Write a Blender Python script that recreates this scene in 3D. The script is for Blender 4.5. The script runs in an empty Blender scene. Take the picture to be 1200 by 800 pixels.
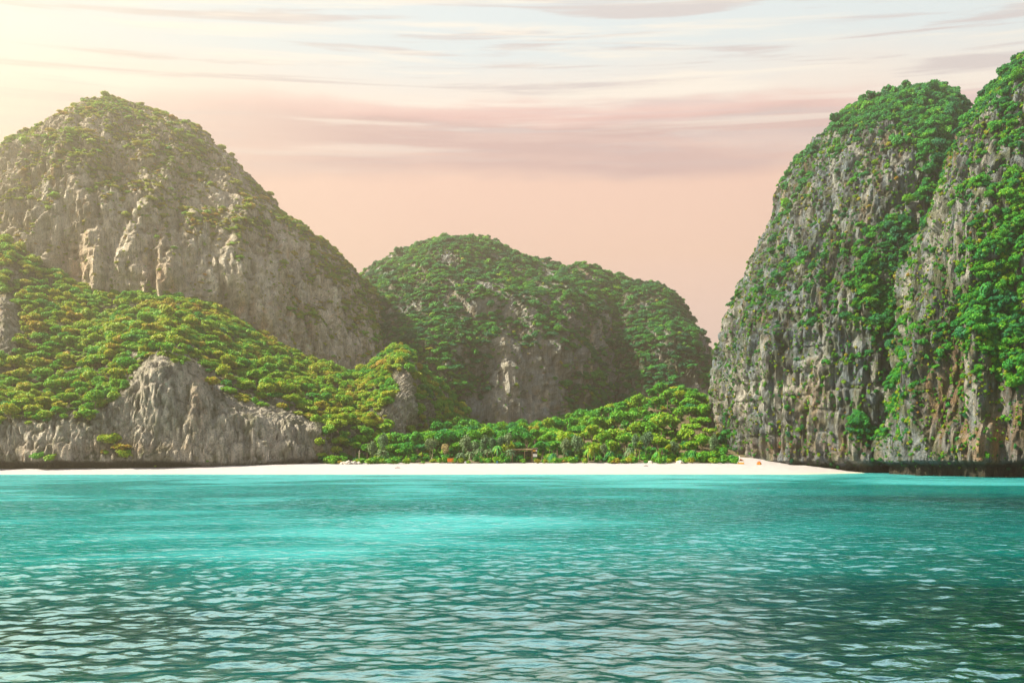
import bpy, math, random
import numpy as np
from mathutils import Vector

# ------------------------------------------------------------------ camera, sky, sun, exposure
scene = bpy.context.scene
COL = scene.collection
F = 933.33            # focal length in photo pixels (28 mm lens)
HORIZON = 537.0       # horizon row in the photo
CAM_Z = 4.0
cam_d = bpy.data.cameras.new('camera'); cam = bpy.data.objects.new('camera', cam_d); COL.objects.link(cam)
cam_d.lens = 28.0; cam_d.sensor_width = 36.0; cam_d.shift_y = (HORIZON - 400.0) / 1200.0
cam_d.clip_end = 6000.0; cam_d.clip_start = 0.1
cam.location = (0, 0, CAM_Z); cam.rotation_euler = (math.radians(90), 0, 0)
scene.camera = cam

SUN_AZ, SUN_EL = math.radians(-89.0), math.radians(44.0)      # to the left of the view
sun_vec = Vector((math.sin(SUN_AZ) * math.cos(SUN_EL), math.cos(SUN_AZ) * math.cos(SUN_EL), math.sin(SUN_EL)))
sun_d = bpy.data.lights.new('sun', 'SUN'); sun = bpy.data.objects.new('sun', sun_d); COL.objects.link(sun)
sun_d.energy = 5.0; sun_d.angle = math.radians(2.0); sun_d.color = (1.0, 0.87, 0.64)
sun.rotation_euler = sun_vec.to_track_quat('Z', 'Y').to_euler(); sun.location = (-300, 50, 300)

view = scene.view_settings
view.view_transform = 'Standard'; view.look = 'None'; view.exposure = 1.6; view.gamma = 1.0
view.use_curve_mapping = False
scene.render.engine = 'CYCLES'
cy = scene.cycles
cy.use_denoising = True
cy.max_bounces = 5; cy.diffuse_bounces = 2; cy.glossy_bounces = 2; cy.transmission_bounces = 2
cy.volume_bounces = 0; cy.transparent_max_bounces = 4
cy.caustics_reflective = False; cy.caustics_refractive = False


def srgb(r, g, b):
    f = lambda c: (c / 255.0 / 12.92) if c / 255.0 <= 0.04045 else ((c / 255.0 + 0.055) / 1.055) ** 2.4
    return (f(r), f(g), f(b), 1.0)


class NT:
    """tiny helper round a node tree"""
    def __init__(self, tree):
        self.t = tree; self.n = tree.nodes; self.l = tree.links
    def add(self, typ, **kw):
        nd = self.n.new(typ)
        for k, v in kw.items(): setattr(nd, k, v)
        return nd
    def link(self, a, b): self.l.new(a, b)
    def put(self, sock, v):
        if isinstance(v, bpy.types.NodeSocket): self.l.new(v, sock)
        elif v is not None: sock.default_value = v
    def math(self, op, a, b=None, c=None, clamp=False):
        nd = self.add('ShaderNodeMath', operation=op, use_clamp=clamp)
        for i, v in enumerate((a, b, c)): self.put(nd.inputs[i], v)
        return nd.outputs[0]
    def rng(self, v, a, b, c=0.0, d=1.0, smooth=False):
        nd = self.add('ShaderNodeMapRange', clamp=True)
        if smooth: nd.interpolation_type = 'SMOOTHSTEP'
        for i, x in enumerate((v, a, b, c, d)): self.put(nd.inputs[i], x)
        return nd.outputs[0]
    def mix(self, fac, a, b, blend='MIX'):
        nd = self.add('ShaderNodeMix', data_type='RGBA', blend_type=blend)
        self.put(nd.inputs['Factor'], fac)
        self.put(nd.inputs[6], a); self.put(nd.inputs[7], b)
        return nd.outputs[2]
    def ramp(self, fac, stops, interp='LINEAR'):
        nd = self.add('ShaderNodeValToRGB'); nd.color_ramp.interpolation = interp
        e = nd.color_ramp.elements
        while len(e) < len(stops): e.new(0.5)
        for el, (p, c) in zip(e, stops): el.position = p; el.color = c
        self.put(nd.inputs[0], fac)
        return nd.outputs[0]
    def noise(self, vec, scale, detail=3.0, rough=0.55, dist=0.0):
        nd = self.add('ShaderNodeTexNoise'); nd.noise_dimensions = '3D'
        self.put(nd.inputs['Vector'], vec)
        nd.inputs['Scale'].default_value = scale; nd.inputs['Detail'].default_value = detail
        nd.inputs['Roughness'].default_value = rough; nd.inputs['Distortion'].default_value = dist
        return nd.outputs[0]
    def xyz(self, x, y, z):
        nd = self.add('ShaderNodeCombineXYZ')
        for i, v in enumerate((x, y, z)): self.put(nd.inputs[i], v)
        return nd.outputs[0]
    def vmul(self, v, s):
        nd = self.add('ShaderNodeVectorMath', operation='MULTIPLY'); self.put(nd.inputs[0], v); nd.inputs[1].default_value = s
        return nd.outputs[0]


# --- world: sunset sky, peach low down, cream higher, pale blue overhead, long stratus bands
world = bpy.data.worlds.new('World'); scene.world = world; world.use_nodes = True
w = NT(world.node_tree); w.n.clear()
tc = w.add('ShaderNodeTexCoord')
sep = w.add('ShaderNodeSeparateXYZ'); w.link(tc.outputs['Generated'], sep.inputs[0])
flat_d = w.math('SQRT', w.math('ADD', w.math('MULTIPLY', sep.outputs[1], sep.outputs[1]), w.math('MULTIPLY', w.math('MULTIPLY', sep.outputs[0], sep.outputs[0]), 0.35)))
el = w.math('MULTIPLY', w.math('ARCTAN2', sep.outputs[2], flat_d), 180 / math.pi)      # bands of cloud run across the view
az = w.math('MULTIPLY', w.math('ARCTAN2', sep.outputs[0], sep.outputs[1]), 180 / math.pi)
wob = w.noise(w.xyz(w.math('MULTIPLY', az, 0.035), w.math('MULTIPLY', el, 0.14), 0.0), 1.0, 4.0, 0.6)
el2 = w.math('ADD', el, w.math('MULTIPLY', w.math('SUBTRACT', wob, 0.5), 5.0))
base = w.ramp(w.rng(el2, 0, 90), [
    (0.00, srgb(246, 214, 206)), (0.09, srgb(244, 210, 200)), (0.155, srgb(242, 200, 176)),
    (0.215, srgb(240, 197, 176)), (0.245, srgb(242, 212, 198)), (0.272, srgb(242, 229, 216)),
    (0.302, srgb(218, 228, 229)), (0.42, srgb(214, 228, 234)), (0.60, srgb(146, 182, 210)), (1.0, srgb(104, 148, 190))])
bandn = w.noise(w.xyz(w.math('MULTIPLY', az, 0.03), w.math('MULTIPLY', el, 0.34), 3.0), 1.0, 5.0, 0.58, 0.3)
band_lo = w.math('MULTIPLY', w.rng(el2, 18.8, 20.3, smooth=True), w.rng(el2, 24.6, 22.6, smooth=True))
band_az = w.math('MULTIPLY', w.rng(az, -32, -10), w.rng(az, 40, 8, 0.45, 1.0))
bandm = w.math('MULTIPLY', w.math('MULTIPLY', band_lo, band_az), w.rng(bandn, 0.36, 0.52, 0.45, 1.0))
c1 = w.mix(w.math('MULTIPLY', bandm, 0.9), base, srgb(200, 164, 160))
streak = w.noise(w.xyz(w.math('MULTIPLY', az, 0.05), w.math('MULTIPLY', el, 1.1), 7.0), 1.0, 6.0, 0.6, 0.5)
c2 = w.mix(w.math('MULTIPLY', w.rng(streak, 0.50, 0.62, smooth=True), w.math('MULTIPLY', w.rng(el, 19, 25), 0.8)), c1, srgb(206, 194, 192))
pinkb = w.math('MULTIPLY', w.math('MULTIPLY', w.rng(el2, 22.4, 23.2, smooth=True), w.rng(el2, 24.4, 23.5, smooth=True)), band_az)
c3 = w.mix(w.math('MULTIPLY', pinkb, 0.4), c2, srgb(246, 190, 180))
light = w.noise(w.xyz(w.math('MULTIPLY', az, 0.04), w.math('MULTIPLY', el, 0.8), 11.0), 1.0, 5.0, 0.6, 0.4)
c4 = w.mix(w.math('MULTIPLY', w.rng(light, 0.5, 0.64, smooth=True), w.math('MULTIPLY', w.rng(el, 19, 25), 0.75)), c3, srgb(250, 240, 224))
# the sun's side of the sky is creamier and brighter, all the way round to the sun
warm = w.math('MULTIPLY', w.rng(az, -2, -45, smooth=True), w.rng(el, 60, 10))
c5 = w.mix(w.math('MULTIPLY', warm, 0.6), c4, srgb(250, 226, 186))
sky = w.add('ShaderNodeTexSky', sky_type='NISHITA')
sky.sun_disc = False; sky.sun_elevation = SUN_EL; sky.sun_rotation = SUN_AZ
bg1 = w.add('ShaderNodeBackground'); w.link(c5, bg1.inputs[0]); bg1.inputs[1].default_value = 0.42
bg2 = w.add('ShaderNodeBackground'); w.link(sky.outputs[0], bg2.inputs[0]); bg2.inputs[1].default_value = 0.05
mixw = w.add('ShaderNodeMixShader'); mixw.inputs[0].default_value = 0.12
w.link(bg1.outputs[0], mixw.inputs[1]); w.link(bg2.outputs[0], mixw.inputs[2])
outw = w.add('ShaderNodeOutputWorld'); w.link(mixw.outputs[0], outw.inputs[0])

# ------------------------------------------------------------------ numpy noise and mesh helpers
rs = np.random.RandomState(7)
random.seed(7)
PERM = np.concatenate([rs.permutation(512)] * 3).astype(np.int32)
GRAD = rs.normal(size=(512, 3)); GRAD /= np.linalg.norm(GRAD, axis=1)[:, None]


def noise3(p):
    i = np.floor(p).astype(np.int64); f = p - i; i &= 511
    u = f * f * f * (f * (f * 6 - 15) + 10)
    out = np.zeros(len(p))
    for dx in (0, 1):
        for dy in (0, 1):
            for dz in (0, 1):
                h = PERM[PERM[PERM[(i[:, 0] + dx) & 511] + ((i[:, 1] + dy) & 511)] + ((i[:, 2] + dz) & 511)]
                g = GRAD[h]
                d = g[:, 0] * (f[:, 0] - dx) + g[:, 1] * (f[:, 1] - dy) + g[:, 2] * (f[:, 2] - dz)
                wx = u[:, 0] if dx else 1 - u[:, 0]
                wy = u[:, 1] if dy else 1 - u[:, 1]
                wz = u[:, 2] if dz else 1 - u[:, 2]
                out += d * wx * wy * wz
    return out * 1.6


def fbm(p, octs=4, gain=0.5):
    a, s, out = 1.0, 1.0, 0
    for k in range(octs):
        out = out + a * noise3(p * s + 17.3 * k); a *= gain; s *= 2.03
    return out


def ridged(p):
    return 1.0 - 2.0 * np.abs(noise3(p))          # about -0.2..1, crests sharp


def proj(P):
    """where a point falls in the photograph (only used to describe where a cliff is bare or wooded)"""
    y = np.maximum(P[:, 1], 1.0)
    return 600 + P[:, 0] / y * F, HORIZON - (P[:, 2] - CAM_Z) / y * F


def sstep(x, a, b):
    t = np.clip((x - a) / (b - a), 0, 1)
    return t * t * (3 - 2 * t)


def smooth_interp(x, xp, fp, n=400):
    xs = np.linspace(min(xp), max(xp), n); ys = np.interp(xs, xp, fp)
    k = max(3, n // 30) | 1
    ker = np.hanning(k + 2)[1:-1]; ker /= ker.sum()
    pad = np.concatenate([2 * ys[0] - ys[k:0:-1], ys, 2 * ys[-1] - ys[-2:-k - 2:-1]])
    ys = np.convolve(pad, ker, 'same')[k:-k]
    return np.interp(x, xs, ys)


def grid_mesh(name, P, nu, nv, closed_u=False, mat=None, attrs=None, smooth=True):
    """P: (nv*nu,3), row after row"""
    me = bpy.data.meshes.new(name)
    i = np.arange(nu if closed_u else nu - 1); j = np.arange(nv - 1)
    J, I = np.meshgrid(j, i, indexing='ij')
    I2 = (I + 1) % nu
    q = np.stack([J * nu + I, J * nu + I2, (J + 1) * nu + I2, (J + 1) * nu + I], -1).reshape(-1, 4)
    me.vertices.add(len(P)); me.vertices.foreach_set('co', P.astype(np.float32).ravel())
    me.loops.add(q.size); me.loops.foreach_set('vertex_index', q.astype(np.int32).ravel())
    me.polygons.add(len(q)); me.polygons.foreach_set('loop_start', np.arange(0, q.size, 4, dtype=np.int32))
    me.polygons.foreach_set('use_smooth', np.full(len(q), smooth, dtype=bool))
    me.update(calc_edges=True)
    for k, v in (attrs or {}).items():
        if v.ndim == 2:
            a = me.color_attributes.new(k, 'FLOAT_COLOR', 'POINT')
            a.data.foreach_set('color', np.concatenate([v, np.ones((len(v), 1))], 1).astype(np.float32).ravel())
        else:
            a = me.attributes.new(k, 'FLOAT', 'POINT'); a.data.foreach_set('value', v.astype(np.float32))
    if mat: me.materials.append(mat)
    return me, q


def link(name, me, parent=None, loc=None, **props):
    o = bpy.data.objects.new(name, me); COL.objects.link(o)
    if parent: o.parent = parent
    if loc is not None: o.location = loc
    for k, v in props.items(): o[k] = v
    return o


def raw_mesh(name, verts, faces, mat=None, smooth=False):
    me = bpy.data.meshes.new(name); me.from_pydata([tuple(map(float, v)) for v in verts], [], [tuple(f) for f in faces])
    if smooth: me.polygons.foreach_set('use_smooth', np.ones(len(me.polygons), dtype=bool))
    if mat: me.materials.append(mat)
    me.update()
    return me


# ------------------------------------------------------------------ materials
def new_mat(name):
    m = bpy.data.materials.new(name); m.use_nodes = True
    t = NT(m.node_tree); t.n.clear()
    out = t.add('ShaderNodeOutputMaterial')
    return m, t, out


def rock_material():
    m, t, out = new_mat('limestone')
    geo = t.add('ShaderNodeNewGeometry'); pos = geo.outputs['Position']
    col = t.add('ShaderNodeAttribute', attribute_name='rock_colour').outputs['Color']
    tall = t.vmul(pos, (1.0, 1.0, 0.22))
    n1 = t.noise(tall, 1.1, 6.0, 0.72)
    flu = t.noise(t.vmul(pos, (1.0, 1.0, 0.07)), 1.5, 5.0, 0.7, 0.2)
    n2 = t.noise(pos, 2.2, 4.0, 0.65)
    c = t.mix(t.rng(n1, 0.3, 0.72, 0.0, 0.75), col, t.mix(0.5, col, (0.05, 0.05, 0.05, 1)), 'MIX')
    c = t.mix(t.rng(n1, 0.5, 0.72, 0.0, 0.5), c, t.mix(1.0, col, (1.35, 1.3, 1.2, 1), 'MULTIPLY'))
    c = t.mix(t.rng(n2, 0.48, 0.66, 0.0, 0.6), c, (0.12, 0.13, 0.07, 1))
    c = t.mix(t.rng(flu, 0.52, 0.66, 0.0, 0.75), c, t.mix(1.0, c, (0.30, 0.31, 0.34, 1), 'MULTIPLY'))
    c = t.mix(t.rng(flu, 0.46, 0.34, 0.0, 0.6), c, t.mix(1.0, c, (1.45, 1.42, 1.38, 1), 'MULTIPLY'))
    b = t.add('ShaderNodeBump'); b.inputs['Strength'].default_value = 1.0; b.inputs['Distance'].default_value = 1.5
    h = t.math('SUBTRACT', t.math('ADD', t.noise(tall, 1.6, 6.0, 0.75), t.math('MULTIPLY', n2, 0.4)), t.math('MULTIPLY', flu, 1.3))
    t.link(h, b.inputs['Height'])
    p = t.add('ShaderNodeBsdfPrincipled'); p.inputs['Roughness'].default_value = 0.95
    p.inputs['Specular IOR Level'].default_value = 0.1
    t.link(c, p.inputs['Base Color']); t.link(b.outputs[0], p.inputs['Normal'])
    t.link(p.outputs[0], out.inputs[0])
    return m


def leaf_material(name, stops):
    m, t, out = new_mat(name)
    tone = t.add('ShaderNodeAttribute', attribute_name='tone', attribute_type='INSTANCER').outputs['Fac']
    leaf = t.add('ShaderNodeAttribute', attribute_name='leaf').outputs['Fac']
    v = t.math('ADD', tone, t.math('MULTIPLY', t.math('SUBTRACT', leaf, 0.5), 0.34), clamp=True)
    c = t.ramp(v, stops)
    d = t.add('ShaderNodeBsdfPrincipled'); d.inputs['Roughness'].default_value = 0.55
    d.inputs['Specular IOR Level'].default_value = 0.25
    tr = t.add('ShaderNodeBsdfTranslucent')
    t.link(c, d.inputs['Base Color']); t.link(t.mix(1.0, c, (1.2, 1.15, 0.5, 1), 'MULTIPLY'), tr.inputs[0])
    mx = t.add('ShaderNodeMixShader'); mx.inputs[0].default_value = 0.30
    t.link(d.outputs[0], mx.inputs[1]); t.link(tr.outputs[0], mx.inputs[2]); t.link(mx.outputs[0], out.inputs[0])
    return m


def simple_mat(name, col, rough=0.8, var=0.25, scale=4.0):
    m, t, out = new_mat(name)
    geo = t.add('ShaderNodeNewGeometry')
    n = t.noise(geo.outputs['Position'], scale, 4.0, 0.6)
    dark = tuple(c * (1 - var) for c in col[:3]) + (1,); lite = tuple(min(1, c * (1 + var)) for c in col[:3]) + (1,)
    p = t.add('ShaderNodeBsdfPrincipled'); p.inputs['Roughness'].default_value = rough
    p.inputs['Specular IOR Level'].default_value = 0.25
    t.link(t.mix(t.rng(n, 0.3, 0.7), dark, lite), p.inputs['Base Color'])
    t.link(p.outputs[0], out.inputs[0])
    return m


M_ROCK = rock_material()
M_LEAF = leaf_material('foliage', [
    (0.00, (0.010, 0.085, 0.060, 1)), (0.20, (0.014, 0.165, 0.070, 1)), (0.40, (0.040, 0.290, 0.030, 1)),
    (0.60, (0.150, 0.390, 0.018, 1)), (0.80, (0.350, 0.400, 0.024, 1)), (0.93, (0.400, 0.310, 0.050, 1)),
    (1.00, (0.420, 0.210, 0.060, 1))])
M_PALE = leaf_material('grey_green_foliage', [
    (0.0, (0.05, 0.13, 0.075, 1)), (0.5, (0.12, 0.23, 0.12, 1)), (1.0, (0.22, 0.27, 0.15, 1))])
M_DRY = leaf_material('dry_foliage', [(0.0, (0.22, 0.19, 0.09, 1)), (0.5, (0.36, 0.31, 0.17, 1)), (1.0, (0.45, 0.38, 0.24, 1))])
M_BARK = simple_mat('bark', (0.20, 0.16, 0.12), 0.9, 0.35, 3.0)
M_PALEBARK = simple_mat('pale_bark', (0.42, 0.36, 0.28), 0.9, 0.3, 3.0)


def sea_material():
    m, t, out = new_mat('turquoise_sea')
    geo = t.add('ShaderNodeNewGeometry'); pos = geo.outputs['Position']
    s = t.add('ShaderNodeSeparateXYZ'); t.link(pos, s.inputs[0])
    X, Y = s.outputs[0], s.outputs[1]
    n_big = t.noise(t.vmul(pos, (0.028, 0.028, 0)), 1.0, 3.0, 0.55, 0.6)
    n_mid = t.noise(t.vmul(pos, (0.05, 0.11, 0)), 1.0, 4.0, 0.6, 0.8)
    deep = t.add('ShaderNodeAttribute', attribute_name='deep').outputs['Fac']
    v = t.math('ADD', deep, t.math('ADD', t.math('MULTIPLY', t.math('SUBTRACT', n_big, 0.5), 0.9), t.math('MULTIPLY', t.math('SUBTRACT', n_mid, 0.5), 0.7)), clamp=True)
    c = t.ramp(v, [(0.0, (0.05, 0.32, 0.36, 1)), (0.22, (0.0006, 0.135, 0.143, 1)), (0.5, (0.0003, 0.066, 0.072, 1)),
                   (0.75, (0.0004, 0.026, 0.034, 1)), (1.0, (0.0004, 0.008, 0.011, 1))])
    rip = t.math('ADD', t.noise(t.vmul(pos, (1.3, 2.6, 1)), 1.0, 4.0, 0.55, 0.4), t.math('MULTIPLY', t.noise(t.vmul(pos, (4.0, 7.0, 1)), 1.0, 2.0, 0.5), 0.25))
    b = t.add('ShaderNodeBump'); b.inputs['Strength'].default_value = 0.5; b.inputs['Distance'].default_value = 0.055
    t.link(rip, b.inputs['Height'])
    # waves too small for the far mesh carry on as relief
    lost = t.add('ShaderNodeAttribute', attribute_name='lost').outputs['Fac']
    b2 = t.add('ShaderNodeBump'); b2.inputs['Distance'].default_value = 0.34; t.link(t.math('MULTIPLY', lost, 0.95), b2.inputs['Strength'])
    t.link(t.noise(t.vmul(pos, (0.75, 1.5, 1)), 1.0, 3.0, 0.5, 0.3), b2.inputs['Height']); t.link(b2.outputs[0], b.inputs['Normal'])
    fr_ = t.add('ShaderNodeFresnel'); fr_.inputs['IOR'].default_value = 1.34; t.link(b.outputs[0], fr_.inputs['Normal'])
    body = t.add('ShaderNodeBsdfDiffuse'); t.link(c, body.inputs['Color'])          # light coming back up from the sand
    gl = t.add('ShaderNodeBsdfGlossy'); gl.inputs['Roughness'].default_value = 0.02
    gl.inputs['Color'].default_value = (0.58, 0.96, 1.0, 1); t.link(b.outputs[0], gl.inputs['Normal'])
    mx = t.add('ShaderNodeMixShader'); g_ = lambda q: (q, q, q, 1)
    t.link(t.ramp(fr_.outputs[0], [(0.0, g_(0.02)), (0.045, g_(0.05)), (0.115, g_(0.80)), (0.18, g_(0.76)), (0.30, g_(0.34)), (1.0, g_(0.28))]), mx.inputs[0])
    t.link(body.outputs[0], mx.inputs[1]); t.link(gl.outputs[0], mx.inputs[2]); t.link(mx.outputs[0], out.inputs[0])
    return m


def ground_material():
    m, t, out = new_mat('coral_sand')
    geo = t.add('ShaderNodeNewGeometry'); pos = geo.outputs['Position']
    fl = t.add('ShaderNodeAttribute', attribute_name='soil').outputs['Fac']
    wet = t.add('ShaderNodeAttribute', attribute_name='wet').outputs['Fac']
    n = t.noise(t.vmul(pos, (0.5, 1.2, 1)), 1.0, 5.0, 0.6)
    c = t.mix(t.rng(n, 0.35, 0.7), (0.37, 0.36, 0.40, 1), (0.31, 0.30, 0.33, 1))
    c = t.mix(wet, c, (0.44, 0.43, 0.36, 1))
    f = t.math('ADD', fl, t.math('MULTIPLY', t.math('SUBTRACT', n, 0.5), 0.8), clamp=True)
    c = t.mix(t.rng(f, 0.35, 0.65), c, (0.10, 0.085, 0.045, 1))
    b = t.add('ShaderNodeBump'); b.inputs['Distance'].default_value = 0.15; b.inputs['Strength'].default_value = 0.5
    t.link(n, b.inputs['Height'])
    p = t.add('ShaderNodeBsdfPrincipled'); p.inputs['Roughness'].default_value = 0.9
    t.link(c, p.inputs['Base Color']); t.link(b.outputs[0], p.inputs['Normal']); t.link(p.outputs[0], out.inputs[0])
    return m


# ------------------------------------------------------------------ ground: seabed, beach, forest floor
def graded(stops):
    """1-D coordinates from (start, spacing) stops"""
    xs = [stops[0][0]]
    pos = [s[0] for s in stops]; sp = [s[1] for s in stops]
    while xs[-1] < stops[-1][0]:
        xs.append(xs[-1] + float(np.interp(xs[-1], pos, sp)))
    xs[-1] = stops[-1][0]
    return np.array(xs)


def shore_y(x):
    return 0.75 * np.maximum(0, np.minimum(x, 130) - 74) + 204.0 - 0.00010 * (x + 20) ** 2 + 0.9 * np.sin(x / 19.0) + 0.5 * np.sin(x / 7.3 + 1)


def ground_z(x, y):
    x = np.asarray(x, float); y = np.asarray(y, float)
    d = y - shore_y(x)
    z = np.where(d < 0, np.maximum(0.055 * d, -5.0), 0)
    crest = np.interp(x, [-150, -110, -60, 0, 60, 80], [1.6, 1.7, 2.3, 2.6, 2.5, 1.8])
    z = z + np.where(d >= 0, crest * sstep(d, -4, 24) - crest * sstep(0, -4, 24) * (1 - sstep(d, 0, 6)), 0)
    z = z + np.where(d > 26, 0.07 * (np.minimum(d, 190) - 26), 0)
    z = z + 17.0 * np.exp(-((x - 62) / 34.0) ** 2 - ((y - 312) / 36.0) ** 2)
    z = z + 7.0 * np.exp(-((x + 45) / 30.0) ** 2 - ((y - 318) / 40.0) ** 2)
    return z


gx = graded([(-1500, 150), (-300, 14), (-190, 2.0), (190, 2.0), (300, 14), (1500, 150)])
gy = graded([(-600, 100), (150, 10), (196, 1.0), (250, 1.0), (350, 4.0), (700, 40), (1500, 150)])
GX, GY = np.meshgrid(gx, gy)
gz = ground_z(GX, GY)
gp = np.stack([GX.ravel(), GY.ravel(), gz.ravel()], 1)
gd = GY.ravel() - shore_y(GX.ravel())
gp[:, 2] += 0.12 * fbm(gp * np.array([0.12, 0.3, 0]) + 3, 3) * sstep(gd, 4, 14)
soil = sstep(gd, 23, 33) * (1 - sstep(GX.ravel(), 62, 72) * (GY.ravel() < 250))
wet = sstep(gd, 4.2, 1.0)
M_SAND = ground_material()
me, _ = grid_mesh('ground', gp, len(gx), len(gy), mat=M_SAND, attrs={'soil': soil, 'wet': wet})
link('ground', me, kind='structure', label='white sand beach and forest floor at the head of the bay', category='ground')

# ------------------------------------------------------------------ sea
sx = graded([(-1500, 200), (-300, 12), (-130, 1.0), (-50, 0.44), (-12, 0.13), (12, 0.13), (50, 0.44), (130, 1.0), (300, 12), (1500, 200)])
sy = graded([(-600, 60), (0, 1.0), (8, 0.10), (13, 0.055), (26, 0.09), (50, 0.25), (110, 0.42), (222, 0.46)])
SX, SY = np.meshgrid(sx, sy)
sp = np.stack([SX.ravel(), SY.ravel(), np.zeros(SX.size)], 1)
spx = np.gradient(sx)[None, :].repeat(len(sy), 0).ravel(); spy = np.gradient(sy)[:, None].repeat(len(sx), 1).ravel()
amp = np.zeros(len(sp)); zx = np.zeros(len(sp))
wr = np.random.RandomState(3)
dist = np.hypot(sp[:, 0], sp[:, 1])
gust = 0.75 + 0.5 * fbm(sp * np.array([0.03, 0.05, 0]) + 5, 3)
shore_fade = sstep(shore_y(sp[:, 0]) - sp[:, 1], -2.0, 30.0) * 0.85 + 0.15
warp = 1.2 * np.stack([noise3(sp * 0.11 + 2), noise3(sp * 0.11 + 9)], 1)
tot_s, kept_s = 0.0, np.zeros(len(sp))
for k in range(64):
    lam = 0.28 * (2.5 / 0.28) ** wr.rand()
    th = wr.normal(math.radians(84), math.radians(48))
    kx, ky = math.cos(th) * 2 * math.pi / lam, math.sin(th) * 2 * math.pi / lam
    a = 0.0185 * (1.15 if lam < 1.4 else 0.85) * lam / (2 * math.pi)
    res = np.maximum(abs(math.cos(th)) * spx, abs(math.sin(th)) * spy)
    keep = sstep(lam / res, 2.2, 4.5)
    ph = kx * (sp[:, 0] + warp[:, 0]) + ky * (sp[:, 1] + warp[:, 1]) + wr.rand() * 6.28
    tot_s += (a / lam) ** 2; kept_s += (a / lam * keep) ** 2
    zx += a * keep * (2.2 * np.exp(1.3 * (np.sin(ph) - 1)) - 1.0)
fine_g = np.clip(0.9 + 1.0 * fbm(sp * np.array([0.22, 0.4, 0]) + 8, 3), 0.15, 2.0)
for k in range(26):
    lam = 0.16 * (0.5 / 0.16) ** wr.rand(); th = wr.normal(math.radians(80), math.radians(42))
    res = np.maximum(abs(math.cos(th)) * spx, abs(math.sin(th)) * spy); keep = sstep(lam / res, 2.0, 4.0)
    i_ = np.nonzero(keep > 0)[0]
    ph = (math.cos(th) * (sp[i_, 0] + warp[i_, 0]) + math.sin(th) * (sp[i_, 1] + warp[i_, 1])) * 2 * math.pi / lam + wr.rand() * 6.28
    zx[i_] += 0.030 * lam / (2 * math.pi) * keep[i_] * fine_g[i_] * (2.0 * np.exp(1.2 * (np.sin(ph) - 1)) - 0.9)
sp[:, 2] = zx * gust * shore_fade * 1.25
sea_x, sea_y = sp[:, 0], sp[:, 1]
dsh = shore_y(sea_x) - sea_y
deep = 0.10 * sstep(dsh, 2, 60) + 0.16 * sstep(dsh, 40, 170) + 0.26 * sstep(dsh, 150, 193)
deep -= 0.16 * sstep(dsh, 18, 0)
# dark seabed patches, with the hills' dark reflection painted into the sides
deep += 0.50 * np.exp(-(((sea_x + 13) / 8.0) ** 2 + ((sea_y - 19) / 6.0) ** 2))
deep += 0.16 * np.exp(-(((sea_x + 30) / 38.0) ** 2 + ((sea_y - 66) / 7.0) ** 2))
deep += 0.60 * np.exp(-(((sea_x - 14) / 9.0) ** 2 + ((sea_y - 16) / 11.0) ** 2))
deep += 0.48 * np.exp(-(((sea_x - 44) / 28.0) ** 2 + ((sea_y - 62) / 34.0) ** 2))
deep += 0.10 * np.exp(-(((sea_x - 2) / 6.0) ** 2 + ((sea_y - 20) / 8.0) ** 2))
deep -= 0.24 * np.exp(-(((sea_x + 4) / 18.0) ** 2 + ((sea_y - 42) / 22.0) ** 2))
me, _ = grid_mesh('sea', sp, len(sx), len(sy), mat=sea_material(), attrs={'deep': deep, 'lost': np.sqrt(np.clip(1 - kept_s / tot_s, 0, 1))})
link('sea', me, kind='structure', label='rippled turquoise sea water in the bay', category='sea')

# ------------------------------------------------------------------ limestone hills
def blobs(px, py, lst):
    v = np.zeros(len(px))
    for (cx, cyy, rx, ry, wt) in lst:
        v += wt * np.exp(-(((px - cx) / rx) ** 2 + ((py - cyy) / ry) ** 2) * 1.2)
    return v


def rock_colour(P, blob_white=None, blob_orange=None, cool=0.0, tide_shade=1.6, warm=0.0, moss=0.5, ss=1.0, dark=0.85):
    n = len(P)
    tall = P * np.array([1, 1, 0.10])
    a = fbm(tall * 0.22 + 4, 4); b = fbm(tall * 0.45 + 11, 3); c = fbm(P * 0.05 + 21, 3)
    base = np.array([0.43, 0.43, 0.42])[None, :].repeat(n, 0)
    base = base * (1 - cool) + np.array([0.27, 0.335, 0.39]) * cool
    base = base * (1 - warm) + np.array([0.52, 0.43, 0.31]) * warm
    st = fbm(P * np.array([1, 1, 0.09]) / (1.7 * ss) + 14, 3); st2 = fbm(P * np.array([1, 1, 0.10]) / (3.6 * ss) + 24, 3)
    def mixc(col, m):
        m = np.clip(m, 0, 1)[:, None]; return base * (1 - m) + np.array(col) * m
    base = mixc([0.10, 0.105, 0.11], sstep(a, 0.05, 0.5) * 0.95 * dark)
    base = mixc([0.64, 0.60, 0.53], sstep(-a + 0.3 * c, 0.15, 0.6) * 0.7)
    base = mixc([0.06, 0.06, 0.065], sstep(st + 0.4 * c, 0.12, 0.5) * dark)
    base = mixc([0.66, 0.63, 0.58], sstep(st2 - 0.2 * c, 0.25, 0.6) * 0.7)
    base = mixc([0.46, 0.27, 0.13], sstep(b + 0.5 * c, 0.4, 0.95) * 0.6)
    base = mixc([0.12, 0.14, 0.05], sstep(fbm(P * 0.3 + 40, 3), -0.1, 0.4) * moss)
    if blob_white is not None: base = mixc([0.74, 0.69, 0.62], blob_white * sstep(b, -0.35, 0.25) * 0.9)
    if blob_orange is not None: base = mixc([0.50, 0.26, 0.11], blob_orange * (0.55 + 0.6 * b))
    tl = tide_shade + 0.5 * noise3(P * np.array([0.2, 0.2, 0]) + 8)
    base = mixc([0.045, 0.038, 0.032], sstep(P[:, 2], tl + 0.7, tl - 0.2) * 0.95)  # dark tidal band; on the headland it also paints in undercut shade
    return base


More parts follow.
